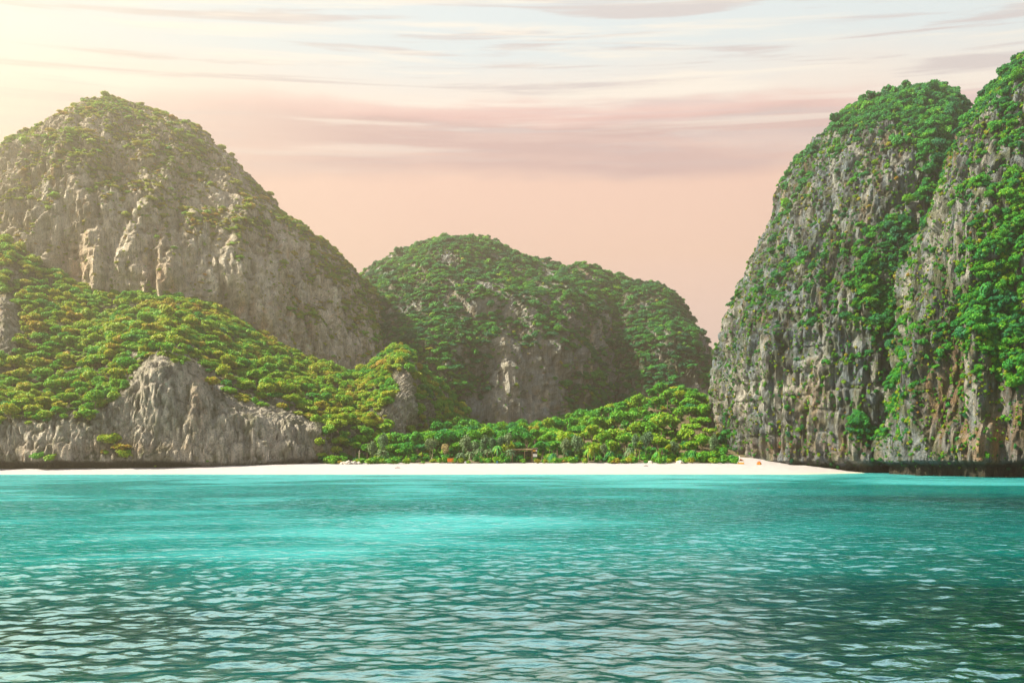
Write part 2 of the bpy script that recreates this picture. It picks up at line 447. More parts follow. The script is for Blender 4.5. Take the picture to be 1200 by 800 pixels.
def grid_normals(P, nu, nv, closed):
    G = P.reshape(nv, nu, 3)
    if closed:
        du = np.roll(G, -1, 1) - np.roll(G, 1, 1)
    else:
        du = np.gradient(G, axis=1)
    dv = np.gradient(G, axis=0)
    n = np.cross(du, dv); n /= np.linalg.norm(n, axis=2)[..., None] + 1e-9
    return n.reshape(-1, 3)


def karst(P, N, amp, big=6.0, flute=1.0, ledge=0.6, notch=0.0, extra=None):
    """push a smooth hill into gullies, flutes, ledges and a wave-cut notch"""
    wv = np.stack([noise3(P / 11.0 + 3), noise3(P / 11.0 + 33), np.zeros(len(P))], 1) * 0.8
    tall = (P + wv) * np.array([1, 1, 0.13])
    steep = np.clip(1.2 - np.abs(N[:, 2]) * 1.1, 0.2, 1)
    d = big * fbm(P * np.array([1, 1, 0.5]) / 55.0 + 1, 3)
    crack = lambda q, wdt: np.exp(-(noise3(q) / wdt) ** 2)
    col2 = (P + wv) * np.array([1, 1, 0.14])
    d += flute * steep * (2.2 * (ridged(tall / 21.0 + 5) - 0.55) - 2.4 * (crack(tall / 15.0 + 9, 0.09) - 0.15))
    d += flute * steep * (3.0 * fbm(col2 / 11.0 + 15, 4, 0.62) - 1.3 * (crack(col2 / 5.0 + 19, 0.10) - 0.15))
    d -= 0.6 * steep * (crack(P * np.array([0.35, 0.35, 1]) / 8.0 + 55, 0.07) - 0.1)
    zz = P[:, 2] + 7.0 * fbm(P / np.array([26, 26, 18]) + 50, 2)
    saw = (zz / 11.0) % 1.0
    d += ledge * 1.3 * (sstep(saw, 0, 0.75) - sstep(saw, 0.8, 1.0) - 0.35) * steep * sstep(noise3(P / 20.0 + 90), -0.3, 0.3)
    d = d - np.median(d)
    fine = 0.55 * fbm(P * np.array([1, 1, 0.35]) / 3.4 + 35, 2) + 0.75 * noise3(P * np.array([1, 1, 0.25]) / 1.15 + 45) - 0.9 * steep * (crack(col2 * np.array([1, 1, 1.4]) / 1.9 + 39, 0.14) - 0.2)
    Q = P + N * (d * amp + fine * np.clip(amp * 3, 0, 1))[:, None]
    if notch > 0:
        h = np.array([N[:, 0], N[:, 1], np.zeros(len(N))]).T
        k = sstep(P[:, 2], 3.6, 1.7) * notch
        Q = Q - h * k[:, None]
    if extra is not None: Q += N * extra[:, None]
    return Q


HILLS = {}
# where each hill carries plants: (bias, weight of the slope, blobs that add or take plants away)
VEG = {
    'dome_hill': (-0.02, 1.1, [(140, 300, 130, 45, -.55), (60, 270, 60, 30, .25), (140, 175, 110, 50, .30), (270, 262, 60, 14, .5), (330, 270, 70, 20, .35), (400, 310, 40, 25, .5),
                              (300, 345, 60, 50, -.35), (400, 395, 24, 30, -.35), (470, 440, 30, 60, .7), (440, 340, 25, 30, .5), (430, 375, 40, 50, .35), (360, 330, 50, 25, .3), (140, 190, 130, 50, .15)]),
    'saddle_hill': (0.36, 0.7, [(612, 450, 48, 60, -1.0), (570, 355, 55, 30, -.25), (690, 380, 40, 40, -.1), (520, 420, 60, 70, .5), (680, 430, 40, 60, .3)]),
    'knob_hill': (0.40, 0.7, [(770, 352, 25, 14, -.3), (720, 380, 25, 30, -.15), (810, 460, 14, 40, -.4), (730, 490, 40, 16, -.4)]),
    'far_hill': (0.9, 0.3, []),
    'tall_cliff': (0.0, 1.0, [(1095, 125, 60, 30, 1.0), (1095, 190, 40, 50, .9), (1070, 290, 40, 50, .9), (1040, 370, 36, 50, .8), (1010, 300, 20, 60, .35), (1010, 200, 18, 40, .35), (950, 340, 25, 60, .2),
                                (905, 462, 75, 24, -.9), (930, 500, 40, 14, .4), (1000, 430, 30, 40, .3), (880, 300, 20, 60, -.1), (1055, 215, 24, 40, -.5), (1005, 500, 20, 30, .6),
                                (860, 500, 20, 20, .25), (950, 535, 120, 12, -.8), (970, 200, 20, 60, -.2), (1000, 125, 60, 14, .5)]),
    'near_cliff': (0.06, 0.9, [(1180, 130, 30, 60, .6), (1150, 380, 30, 50, .9), (1175, 330, 30, 60, .6), (1195, 420, 20, 60, .5), (1110, 270, 22, 60, -.3), (1120, 470, 50, 40, -.35),
                               (1150, 525, 50, 34, -.9), (1100, 530, 60, 16, -.8), (1190, 250, 14, 60, .5), (1100, 400, 14, 60, .3)]),
    'headland': (0.62, 0.8, [(180, 440, 26, 34, -.9), (212, 480, 66, 52, -1.5), (60, 515, 90, 18, -1.3), (300, 515, 80, 34, -1.7), (228, 470, 14, 40, -1.0), (2, 385, 18, 44, -1.6),
                             (475, 465, 14, 42, -1.3), (340, 500, 30, 20, -.6), (415, 535, 16, 16, -.8), (140, 480, 10, 16, -.5), (395, 400, 20, 20, -.6), (505, 480, 14, 20, -.6)]),
}


def veg_mask(name, P, N, px, py):
    bias, ks, bl = VEG[name]
    v = bias + ks * (np.clip(N[:, 2], -0.4, 1) - 0.38) + blobs(px, py, bl)
    v += 0.55 * fbm(P * np.array([1, 1, 0.4]) / 15.0 + 60, 3) + 0.22 * fbm(P / 3.5 + 70, 2)
    v = np.where(P[:, 2] < 4.0, v - (4.0 - P[:, 2]) * 0.35, v)
    return sstep(v, 0.18, 0.55)




def dome(name, cx, cy_, H, left, right, front, back, n=2.2, nu=420, nv=260, amp=1.0, notch=0.0, big=6.0, flute=1.0,
         ledge=0.6, wob=0.0, col={}, colour_fn=None, extra_fn=None, base_z=-3.0):
    """a hill lofted through its outline: left/right are (x offset, z), front/back are (y offset, z)"""
    def prof(lst):
        lst = sorted(lst, key=lambda t: t[1]); z = np.array([t[1] for t in lst]); xo = np.array([t[0] for t in lst])
        return lambda q: np.maximum(smooth_interp(q, z, xo), 0)
    L, R, Fr, B = [prof(q + [(0.0, H)]) if True else None for q in (left, right, front, back)]
    zz = np.linspace(base_z, H, 1500)
    wsum = (L(zz) + Fr(zz)) * 0.5
    arc = np.concatenate([[0], np.cumsum(np.hypot(np.diff(wsum), np.diff(zz)))])
    z = np.interp(np.linspace(0, arc[-1], nv), arc, zz)
    nf = int(nu * 0.8); nb = nu - nf
    th = np.concatenate([np.linspace(math.pi * 1.08, -0.08 * math.pi, nf, endpoint=False),
                         np.linspace(-0.08 * math.pi, -0.92 * math.pi, nb, endpoint=False)])   # front half first, left to right
    c, s = np.cos(th), np.sin(th)
    e = 2.0 / n
    c = np.sign(c) * np.abs(c) ** e; s = np.sign(s) * np.abs(s) ** e
    xo = np.where(c[None, :] < 0, L(z)[:, None], R(z)[:, None]) * c[None, :]
    yo = np.where(s[None, :] > 0, Fr(z)[:, None], B(z)[:, None]) * s[None, :]
    P = np.stack([cx + xo, cy_ - yo, z[:, None].repeat(nu, 1)], -1).reshape(-1, 3)
    N = grid_normals(P, nu, nv, True)
    top = 1 - sstep(P[:, 2], H * 0.955, H) * 0.85
    Q = karst(P, N, amp * top, big, flute, ledge, notch, extra_fn(P) if extra_fn else None)
    finish_hill(name, Q, nu, nv, True, colour_fn)


def finish_hill(name, Q, nu, nv, closed, colour_fn):
    N = grid_normals(Q, nu, nv, closed)
    if (N[:, 1] * (Q[:, 1] < np.median(Q[:, 1]))).mean() > 0: N = -N
    px, py = proj(Q)
    rc = colour_fn(Q, px, py)
    vm = veg_mask(name, Q, N, px, py)
    rc = rc * (1 - 0.8 * vm[:, None]) + np.array([0.035, 0.065, 0.015]) * 0.8 * vm[:, None]
    me, q = grid_mesh(name, Q, nu, nv, closed, M_ROCK, {'rock_colour': rc}, smooth=False)
    link(name, me, kind='structure')
    HILLS[name] = (Q, N, q, vm)


def out_pts(lst, cx, D, side, dx=0, dy=0):
    """outline points of the photo at depth D turned into (offset from the axis, height)"""
    r = []
    for (px, py) in lst:
        px, py = px + dx, py + dy
        x = (px - 600) / F * D; z = CAM_Z + (HORIZON - py) / F * D
        r.append((max(0.0, (x - cx) * side), z))
    return r


def zc(py, D): return CAM_Z + (HORIZON - py) / F * D
def xc(px, D): return (px - 600) / F * D


# great dome on the left
D = 430.0; cx = xc(174, D)
dome('dome_hill', cx, D, zc(129, D),
     out_pts([(118, 115), (75, 133), (45, 150), (20, 172), (0, 190), (-45, 235), (-110, 320), (-190, 470), (-220, 580)], cx, D, -1, 44, 18),
     out_pts([(178, 117), (210, 127), (238, 139), (262, 158), (282, 178), (297, 200), (315, 222), (335, 243), (355, 260), (377, 278), (402, 297), (422, 318), (437, 338), (447, 365), (468, 400), (490, 430), (515, 480), (530, 580)], cx, D, 1, 0, 12),
     [(105, -3), (102, 40), (96, 85), (88, 115), (74, 145), (52, 170), (28, 184)], [(120, -3), (100, 80), (60, 160), (30, 184)],
     n=2.1, nu=430, nv=250, amp=1.0, big=7.0, flute=1.25, ledge=0.5,
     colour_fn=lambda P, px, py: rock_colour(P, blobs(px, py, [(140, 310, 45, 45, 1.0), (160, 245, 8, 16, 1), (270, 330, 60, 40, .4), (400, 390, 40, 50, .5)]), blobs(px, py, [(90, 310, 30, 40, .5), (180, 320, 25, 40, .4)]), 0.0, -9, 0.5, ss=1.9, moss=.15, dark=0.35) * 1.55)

# middle hill: broad ridge and its right-hand knob
D = 560.0; cx = xc(548, D)
dome('saddle_hill', cx, D, zc(279, D),
     out_pts([(520, 283), (490, 290), (460, 307), (435, 327), (405, 365), (360, 440), (320, 580)], cx, D, -1),
     out_pts([(580, 286), (610, 297), (640, 311), (670, 323), (700, 330), (725, 331), (750, 340), (778, 410), (790, 580)], cx, D, 1),
     [(185, -3), (176, 30), (168, 62), (140, 90), (96, 118), (50, 142), (25, 152)], [(120, -3), (80, 80), (30, 150)],
     n=1.75, nu=390, nv=210, amp=1.0, big=8.0, flute=1.0, ledge=0.4,
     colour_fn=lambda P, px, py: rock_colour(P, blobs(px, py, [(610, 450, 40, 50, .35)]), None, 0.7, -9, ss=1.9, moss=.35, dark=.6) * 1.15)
D = 530.0; cx = xc(752, D)
dome('knob_hill', cx, D, zc(341, D),
     out_pts([(738, 341), (712, 344), (680, 352), (655, 420), (640, 580)], cx, D, -1),
     out_pts([(768, 339), (780, 349), (792, 366), (803, 388), (813, 410), (821, 430), (830, 470), (836, 580)], cx, D, 1),
     [(120, -3), (112, 35), (96, 70), (62, 95), (30, 112)], [(80, -3), (50, 70), (20, 112)],
     n=2.0, nu=240, nv=150, amp=0.8, big=6.0, flute=1.0, ledge=0.4,
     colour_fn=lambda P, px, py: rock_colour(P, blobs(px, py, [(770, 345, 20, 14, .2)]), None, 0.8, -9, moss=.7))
D = 640.0; cx = xc(838, D)
dome('far_hill', cx, D, zc(414, D), out_pts([(818, 420), (795, 440), (760, 580)], cx, D, -1), out_pts([(870, 420), (920, 440), (960, 580)], cx, D, 1),
     [(60, -3), (40, 50), (20, 80)], [(60, -3), (40, 50), (20, 80)], nu=160, nv=80, amp=0.6,
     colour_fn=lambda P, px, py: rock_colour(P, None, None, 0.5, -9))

# right-hand cliff
def cleft(P):
    px, py = proj(P)
    return np.exp(-((px - np.interp(py, [100, 200, 300, 400, 520], [1172, 1136, 1105, 1088, 1075])) / 30.0) ** 2) * (P[:, 1] < 290)


D = 275.0; cx = xc(1078, D)
W3 = [(900, 462, 75, 26, 1.3), (1060, 240, 25, 40, .35), (965, 430, 25, 20, .6)]
dome('tall_cliff', cx, D, zc(118, D),
     out_pts([(1040, 106), (1010, 113), (985, 127), (960, 148), (940, 166), (925, 188), (905, 228), (893, 255), (883, 290), (866, 328), (851, 360), (843, 392), (838, 440), (836, 500), (834, 580)], cx, D, -1, 3, 14),
     out_pts([(1110, 119), (1135, 130), (1152, 150), (1170, 190), (1195, 300), (1230, 580)], cx, D, 1),
     [(72, -3), (70, 20), (68, 40), (62, 65), (52, 88), (38, 106), (20, 120)], [(60, -3), (55, 60), (35, 106), (15, 121)],
     n=2.1, nu=490, nv=330, amp=0.75, big=5.0, flute=1.0, ledge=1.0, notch=3.2,
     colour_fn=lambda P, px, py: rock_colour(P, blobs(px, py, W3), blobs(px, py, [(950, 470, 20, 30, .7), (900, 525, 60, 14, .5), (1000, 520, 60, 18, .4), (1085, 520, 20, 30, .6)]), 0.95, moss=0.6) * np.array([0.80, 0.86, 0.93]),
     extra_fn=lambda P: -5.0 * np.exp(-((P[:, 0] - 108) / 2.6) ** 2 - ((P[:, 2] - 2.2) / 2.6) ** 2) * (P[:, 1] < 250) - 3.0 * np.exp(-((P[:, 0] - 68) / 3.0) ** 2 - ((P[:, 2] - 3.0) / 2.5) ** 2) * (P[:, 1] < 260) - 16.0 * cleft(P))
D = 190.0; cx = xc(1290, D)
dome('near_cliff', cx, D, 111.0,
     out_pts([(1262, 20), (1230, 40), (1200, 68), (1182, 84), (1166, 106), (1150, 132), (1135, 170), (1120, 210), (1106, 250), (1096, 300), (1088, 380), (1082, 450), (1072, 560)], cx, D - 6, -1),
     [(70, -3), (60, 55), (40, 88), (15, 107)],
     [(32, -3), (31, 25), (29, 55), (22, 82), (11, 103)], [(44, -3), (40, 55), (22, 95)],
     n=2.0, nu=380, nv=330, amp=0.72, big=5.0, flute=1.15, ledge=0.8, notch=3.0,
     colour_fn=lambda P, px, py: rock_colour(P, blobs(px, py, [(1120, 260, 20, 60, .5)]), blobs(px, py, [(1155, 520, 26, 36, 1.6), (1110, 480, 30, 60, .6), (1190, 480, 20, 50, .5), (1120, 420, 30, 40, .4)]), 0.7, tide_shade=2.6, moss=0.7) * np.array([0.86, 0.90, 0.95]),
     extra_fn=lambda P: 2.2 * np.exp(-((P[:, 0] - 100) / 3.6) ** 2 - ((P[:, 2] - 7) / 4.0) ** 2) * (P[:, 1] < 215))

# wooded headland in front of the dome: rows run from the foot of the sea cliff up to the bench and behind it
cols = np.array([-300, -120, 0, 60, 120, 165, 205, 250, 300, 360, 420, 470, 520, 570], float)
foot_D = np.array([205, 208, 212, 213, 214, 215, 216, 218, 222, 230, 244, 266, 300, 345], float)
rows = [  # py, D at each column
    (None, foot_D),
    (np.array([470, 480, 492, 492, 480, 440, 432, 470, 490, 505, 505, 470, 490, 530]), foot_D + np.array([6, 6, 6, 7, 9, 14, 14, 9, 7, 7, 12, 12, 14, 10])),
    (np.array([360, 380, 425, 432, 425, 405, 402, 420, 440, 462, 475, 432, 470, 520]), foot_D + np.array([40, 44, 44, 44, 44, 40, 40, 44, 46, 48, 44, 34, 38, 20])),
    (np.array([230, 256, 282, 318, 345, 349, 350, 360, 392, 424, 440, 408, 455, 512]), np.array([322, 324, 326, 328, 330, 332, 334, 334, 334, 336, 338, 342, 362, 375], float)),
    (np.array([250, 280, 300, 335, 360, 365, 365, 375, 405, 436, 450, 425, 475, 520]), np.array([370, 372, 374, 374, 376, 378, 378, 378, 380, 382, 384, 386, 400, 400], float)),
]
nu, nv = 500, 260
uu = np.linspace(cols[0], cols[-1], nu)
Drow, Zrow = [], []
for (pyr, Dr) in rows:
    d_ = smooth_interp(uu, cols, Dr)
    Drow.append(d_)
    Zrow.append(np.full(nu, -3.0) if pyr is None else CAM_Z + (HORIZON - smooth_interp(uu, cols, pyr)) / F * d_)
Drow, Zrow = np.array(Drow), np.array(Zrow)
tk = np.array([0, 0.22, 0.50, 0.88, 1.0]); tt = np.linspace(0, 1, nv)
Dg = np.stack([smooth_interp(tt, tk, Drow[:, i], 120) for i in range(nu)], 1)
Zg = np.stack([smooth_interp(tt, tk, Zrow[:, i], 120) for i in range(nu)], 1)
Xg = (uu[None, :] - 600) / F * Dg
P = np.stack([Xg, Dg, Zg], -1).reshape(-1, 3)
N = grid_normals(P, nu, nv, False)
if N[:, 1].mean() > 0: N = -N
px, py = proj(P)
Q = karst(P, N, 0.55, 4.0, 1.15, 0.8, 3.4, 3.0 * blobs(px, py, [(190, 455, 22, 50, 1), (228, 480, 14, 40, .8), (300, 510, 40, 30, .6), (475, 465, 12, 40, 1.0), (3, 385, 16, 45, 1.4)]))
finish_hill('headland', Q, nu, nv, False,
            lambda P, px, py: rock_colour(P, blobs(px, py, [(195, 460, 60, 70, 1.1), (60, 510, 90, 24, 1.0), (300, 515, 80, 36, 1.0), (475, 460, 20, 50, .6)]), blobs(px, py, [(230, 480, 14, 40, .4), (120, 525, 120, 8, .4)]), 0.0, np.interp(px, [0, 215, 260], [3.0, 3.0, 0.8]), 0.2, dark=0.5) * 1.1)  # foot band raised on the left: shade of the undercut put into the colour

# ------------------------------------------------------------------ foliage prototypes
def leaf_mesh(name, C, Nn, size, mat, rnd, aspect=1.6):
    """many small leaf-spray quads at C facing Nn"""
    n = len(C)
    r = rnd.normal(size=(n, 3)); t1 = np.cross(Nn, r); t1 /= np.linalg.norm(t1, axis=1)[:, None] + 1e-9
    t2 = np.cross(Nn, t1)
    s = (size * rnd.uniform(0.6, 1.35, n))[:, None]
    a, b = t1 * s * 0.5 * aspect, t2 * s * 0.5
    fold = Nn * s * 0.22
    V = np.stack([C - a, C - b - fold, C + a, C + b - fold], 1).reshape(-1, 3)
    me = bpy.data.meshes.new(name)
    me.vertices.add(4 * n); me.vertices.foreach_set('co', V.astype(np.float32).ravel())
    me.loops.add(4 * n); me.loops.foreach_set('vertex_index', np.arange(4 * n, dtype=np.int32))
    me.polygons.add(n); me.polygons.foreach_set('loop_start', np.arange(0, 4 * n, 4, dtype=np.int32))
    me.update(calc_edges=True)
    at = me.attributes.new('leaf', 'FLOAT', 'POINT')
    at.data.foreach_set('value', np.clip(rnd.normal(0.5, 0.22, n), 0, 1).repeat(4).astype(np.float32))
    me.materials.append(mat)
    return me


def crown_mesh(name, seed, lobes, leaves, flat=0.5, size=0.13, spread=0.62, height=0.55, mat=None, open_=0.0):
    """unit crown: half width about 1, standing on z = 0, made of lobes of leaf sprays"""
    rnd = np.random.RandomState(seed)
    Cs, Ns = [], []
    for k in range(lobes):
        ang = k * 2.399 + rnd.uniform(-.4, .4); rr = spread * math.sqrt((k + 0.3) / lobes)
        lr = rnd.uniform(0.30, 0.48) * (1.0 - 0.25 * rr)
        c = np.array([math.cos(ang) * rr, math.sin(ang) * rr, height * (1 - 0.75 * rr ** 2) + rnd.uniform(-.14, .12) + 0.1])
        m = int(leaves / lobes * (lr / 0.39) ** 2)
        d = rnd.normal(size=(m, 3)); d[:, 2] = np.abs(d[:, 2]) * 1.1 - 0.35; d /= np.linalg.norm(d, axis=1)[:, None]
        rad = lr * rnd.uniform(0.72, 1.06, m)[:, None]
        p = c + d * rad * np.array([1, 1, flat * 1.5])
        nn = d * np.array([1, 1, 1 / flat]) * 0.7 + rnd.normal(size=(m, 3)) * 0.55 + np.array([0, 0, 0.25])
        nn /= np.linalg.norm(nn, axis=1)[:, None]
        if open_ > 0:
            keep = rnd.rand(m) > open_; p, nn = p[keep], nn[keep]
        Cs.append(p); Ns.append(nn)
    # a thin filling so the crown is not hollow
    m = leaves // 7
    d = rnd.normal(size=(m, 3)); d /= np.linalg.norm(d, axis=1)[:, None]
    p = d * rnd.uniform(0.1, 0.62, m)[:, None] * np.array([1, 1, 0.5]) + np.array([0, 0, height * 0.62])
    Cs.append(p); Ns.append(d)
    return leaf_mesh(name, np.concatenate(Cs), np.concatenate(Ns), size, mat, rnd)


def tube(verts, faces, pts, radii, sides=6):
    base = len(verts)
    pts = [Vector(p) for p in pts]
    for i, p in enumerate(pts):
        d = (pts[min(i + 1, len(pts) - 1)] - pts[max(i - 1, 0)]).normalized()
        a = d.orthogonal().normalized(); b = d.cross(a)
        for k in range(sides):
            q = 2 * math.pi * k / sides
            verts.append(p + (a * math.cos(q) + b * math.sin(q)) * radii[i])
    for i in range(len(pts) - 1):
        for k in range(sides):
            k2 = (k + 1) % sides
            faces.append((base + i * sides + k, base + i * sides + k2, base + (i + 1) * sides + k2, base + (i + 1) * sides + k))
    faces.append(tuple(base + (len(pts) - 1) * sides + k for k in range(sides)))
    faces.append(tuple(base + k for k in reversed(range(sides))))


def trunk_mesh(name, seed, mat, limbs=5, lean=0.12, r0=0.055, split=0.45):
    """unit trunk of height 1 with limbs reaching out at the top"""
    rnd = random.Random(seed); v, f = [], []
    top = Vector((rnd.uniform(-lean, lean), rnd.uniform(-lean, lean), split + 0.12))
    mid = Vector((top.x * 0.6 + rnd.uniform(-.03, .03), top.y * 0.5, split * 0.55))
    tube(v, f, [(0, 0, -0.1), (0, 0, 0.03), mid, top], [r0 * 1.5, r0 * 1.15, r0 * 0.9, r0 * 0.7], 7)
    for k in range(limbs):
        a = k * 2 * math.pi / limbs + rnd.uniform(-.4, .4); reach = rnd.uniform(0.22, 0.42)
        s = top - (top - mid) * rnd.uniform(0.0, 0.5)
        e = Vector((top.x + math.cos(a) * reach, top.y + math.sin(a) * reach, rnd.uniform(0.80, 0.98)))
        m = s.lerp(e, 0.5) + Vector((math.cos(a) * 0.05, math.sin(a) * 0.05, -0.04))
        tube(v, f, [s, m, e], [r0 * 0.55, r0 * 0.38, r0 * 0.14], 5)
        e2 = m + Vector((math.cos(a + .9) * .16, math.sin(a + .9) * .16, 0.2))
        tube(v, f, [m, e2], [r0 * 0.28, r0 * 0.1], 4)
    return raw_mesh(name, v, f, mat, True)


JUNGLE = [crown_mesh('jungle_crown', 100 + k, [9, 11, 7, 12, 8, 10, 9, 13][k], 1150, [.5, .42, .6, .45, .55, .38, .5, .6][k], 0.135,
                     0.66, [.5, .42, .62, .5, .55, .4, .6, .75][k], M_LEAF) for k in range(8)]
BUSH = [crown_mesh('bush_crown', 200 + k, 5 + k, 420, 0.62, 0.20, 0.55, 0.45, M_LEAF) for k in range(4)]
PALE = [crown_mesh('pale_crown', 300 + k, 7 + k, 900, 0.62, 0.12, 0.5, 0.75, M_PALE, 0.2) for k in range(4)]
SPARSE = [crown_mesh('sparse_crown', 400 + k, 7, 520, 0.5, 0.20, 0.95, 0.6, M_LEAF, 0.1) for k in range(3)]
DRYC = [crown_mesh('dry_crown', 450, 7, 900, 0.6, 0.12, 0.5, 0.6, M_DRY)]
TRUNK = [trunk_mesh('trunk', 500 + k, M_BARK) for k in range(4)]
PTRUNK = [trunk_mesh('pale_trunk', 520 + k, M_PALEBARK, 4, 0.2, 0.032, 0.5) for k in range(4)]


def frond_mesh(name, seed, n, mat, droop=1.0, width=0.10):
    """unit crown of long arching blades, like a screw pine or palm"""
    rnd = np.random.RandomState(seed); V, Fc, L = [], [], []
    for k in range(n):
        a = k * 2.399 + rnd.uniform(-.3, .3); up = rnd.uniform(0.15, 1.25); ln = rnd.uniform(0.75, 1.1); tone = rnd.uniform(0, 1)
        d = np.array([math.cos(a), math.sin(a), 0]); sd = np.array([-math.sin(a), math.cos(a), 0])
        b0 = len(V)
        for i in range(6):
            u = i / 5.0
            c = d * ln * (u * math.cos(up) + 0.25 * u * u) + np.array([0, 0, 0.35 + ln * (u * math.sin(up) - droop * 0.75 * u * u)])
            wd = width * (0.35 + 1.3 * u * (1 - u) * 2) * (1 if i < 5 else 0.15)
            V += [c - sd * wd + np.array([0, 0, -wd * .4]), c, c + sd * wd + np.array([0, 0, -wd * .4])]; L += [tone] * 3
        for i in range(5):
            q = b0 + 3 * i
            Fc += [(q, q + 1, q + 4, q + 3), (q + 1, q + 2, q + 5, q + 4)]
    me = raw_mesh(name, V, Fc, mat)
    at_ = me.attributes.new('leaf', 'FLOAT', 'POINT'); at_.data.foreach_set('value', np.array(L, dtype=np.float32))
    return me


FROND = [frond_mesh('frond_crown', 600 + k, 34 + 6 * k, M_PALE if k < 2 else M_LEAF, 0.9 + 0.2 * k) for k in range(4)]


def make_tree(name, label, cat, group, loc, h, r, crown, trunk, tone, crown_h=None, rz=None, tilt=(0, 0)):
    """Empty at the foot > trunk, crown; crown half width r, whole tree h tall"""
    e = bpy.data.objects.new(name, None); COL.objects.link(e); e.empty_display_size = 0.5
    e.location = loc; e.rotation_euler = (tilt[0], tilt[1], random.uniform(0, 6.28) if rz is None else rz)
    e['label'] = label; e['category'] = cat; e['group'] = group
    ch = crown_h or 1.25 * r * 0.85
    if trunk is not None:
        t = bpy.data.objects.new('trunk', trunk); COL.objects.link(t); t.parent = e
        hh = max(h - ch * 0.30, 0.5); t.scale = (max(r * 0.9, 0.3 * hh) if h > 3 else r, max(r * 0.9, 0.3 * hh) if h > 3 else r, hh)
    c = bpy.data.objects.new('crown', crown); COL.objects.link(c); c.parent = e
    c.location = (0, 0, max(0, h - ch)); q_ = random.uniform(0.8, 1.25); c.scale = (r * q_, r / q_, ch * random.uniform(0.85, 1.2))
    c['tone'] = float(tone)
    return e


# ------------------------------------------------------------------ plants on the hills
def scatter_points(name, count, seed, keep=lambda px, py, m, z: m, facing=0.45):
    """points on a hill, denser where it is wooded"""
    Q, N, q, vm = HILLS[name]
    rnd = np.random.RandomState(seed)
    a, b, c, d = (Q[q[:, k]] for k in range(4))
    area = 0.5 * (np.linalg.norm(np.cross(b - a, c - a), axis=1) + np.linalg.norm(np.cross(c - a, d - a), axis=1))
    cen = (a + b + c + d) / 4; nn = N[q].mean(1)
    m = vm[q].mean(1); px, py = proj(cen)
    wgt = area * np.clip(keep(px, py, m, cen[:, 2]), 0, None)
    view = cen - np.array([0, 0, CAM_Z]); view /= np.linalg.norm(view, axis=1)[:, None]
    wgt[(nn * view).sum(1) > facing] = 0
    wgt[(px < -260) | (px > 1420) | (cen[:, 2] < 1.5)] = 0
    if wgt.sum() <= 0: return None
    idx = rnd.choice(len(wgt), count, p=wgt / wgt.sum())
    u, v = rnd.rand(count, 1), rnd.rand(count, 1)
    p = (a[idx] * (1 - u) + b[idx] * u) * (1 - v) + (d[idx] * (1 - u) + c[idx] * u) * v
    return p, nn[idx], m[idx], rnd


def scatter(name, label, pts, rot, scl, kid, tone, protos):
    me = bpy.data.meshes.new(name)
    me.vertices.add(len(pts)); me.vertices.foreach_set('co', pts.astype(np.float32).ravel())
    for nm, typ, val in (('rot', 'FLOAT_VECTOR', rot), ('scl', 'FLOAT_VECTOR', scl)):
        a = me.attributes.new(nm, typ, 'POINT'); a.data.foreach_set('vector', val.astype(np.float32).ravel())
    a = me.attributes.new('kid', 'INT', 'POINT'); a.data.foreach_set('value', kid.astype(np.int32))
    a = me.attributes.new('tone', 'FLOAT', 'POINT'); a.data.foreach_set('value', tone.astype(np.float32))
    o = link(name, me, kind='stuff', label=label, category='foliage')
    g = bpy.data.node_groups.new(name, 'GeometryNodeTree')
    g.interface.new_socket('Geometry', in_out='INPUT', socket_type='NodeSocketGeometry')
    g.interface.new_socket('Geometry', in_out='OUTPUT', socket_type='NodeSocketGeometry')
    N_, L_ = g.nodes, g.links
    gi, go = N_.new('NodeGroupInput'), N_.new('NodeGroupOutput')
    join = N_.new('GeometryNodeJoinGeometry')
    def attr(nm, dt):
        n = N_.new('GeometryNodeInputNamedAttribute'); n.data_type = dt; n.inputs[0].default_value = nm
        return n.outputs[0]
    ro, sc, kd = attr('rot', 'FLOAT_VECTOR'), attr('scl', 'FLOAT_VECTOR'), attr('kid', 'INT')
    e2r = N_.new('FunctionNodeEulerToRotation'); L_.new(ro, e2r.inputs[0])
    m2p = N_.new('GeometryNodeMeshToPoints'); L_.new(gi.outputs[0], m2p.inputs[0])
    for k, po in enumerate(protos):
        if not (kid == k).any(): continue
        inf = N_.new('GeometryNodeObjectInfo'); inf.inputs['Object'].default_value = po; inf.transform_space = 'ORIGINAL'
        inf.inputs['As Instance'].default_value = False
        cmp_ = N_.new('FunctionNodeCompare'); cmp_.data_type = 'INT'; cmp_.operation = 'EQUAL'
        ia = [i for i in cmp_.inputs if i.type == 'INT']; L_.new(kd, ia[0]); ia[1].default_value = k
        iop = N_.new('GeometryNodeInstanceOnPoints')
        L_.new(m2p.outputs[0], iop.inputs['Points']); L_.new(cmp_.outputs[0], iop.inputs['Selection'])
        L_.new(inf.outputs['Geometry'], iop.inputs['Instance'])
        L_.new(e2r.outputs[0], iop.inputs['Rotation']); L_.new(sc, iop.inputs['Scale'])
        L_.new(iop.outputs[0], join.inputs[0])
    L_.new(join.outputs[0], go.inputs[0])
    md = o.modifiers.new('plants', 'NODES'); md.node_group = g
    return o


def orient(nn, rnd, lean):
    """lean a little out from the slope, any turn"""
    n = len(nn)
    rx = np.clip(-nn[:, 1] * lean, -1.2, 1.2); ry = np.clip(nn[:, 0] * lean, -1.2, 1.2)
    rx = rx + rnd.normal(0, .12, n); ry = ry + rnd.normal(0, .12, n); rz = rnd.uniform(0, 6.28, n)
    c, s = np.cos(-rz), np.sin(-rz)
    return np.stack([rx * c - ry * s, rx * s + ry * c, np.zeros(n)], 1), rz


# ------------------------------------------------------------------ trees one can tell apart
def at(px, D, dz=0.0):
    x = xc(px, D); return Vector((x, D, float(ground_z(x, D)) + dz))


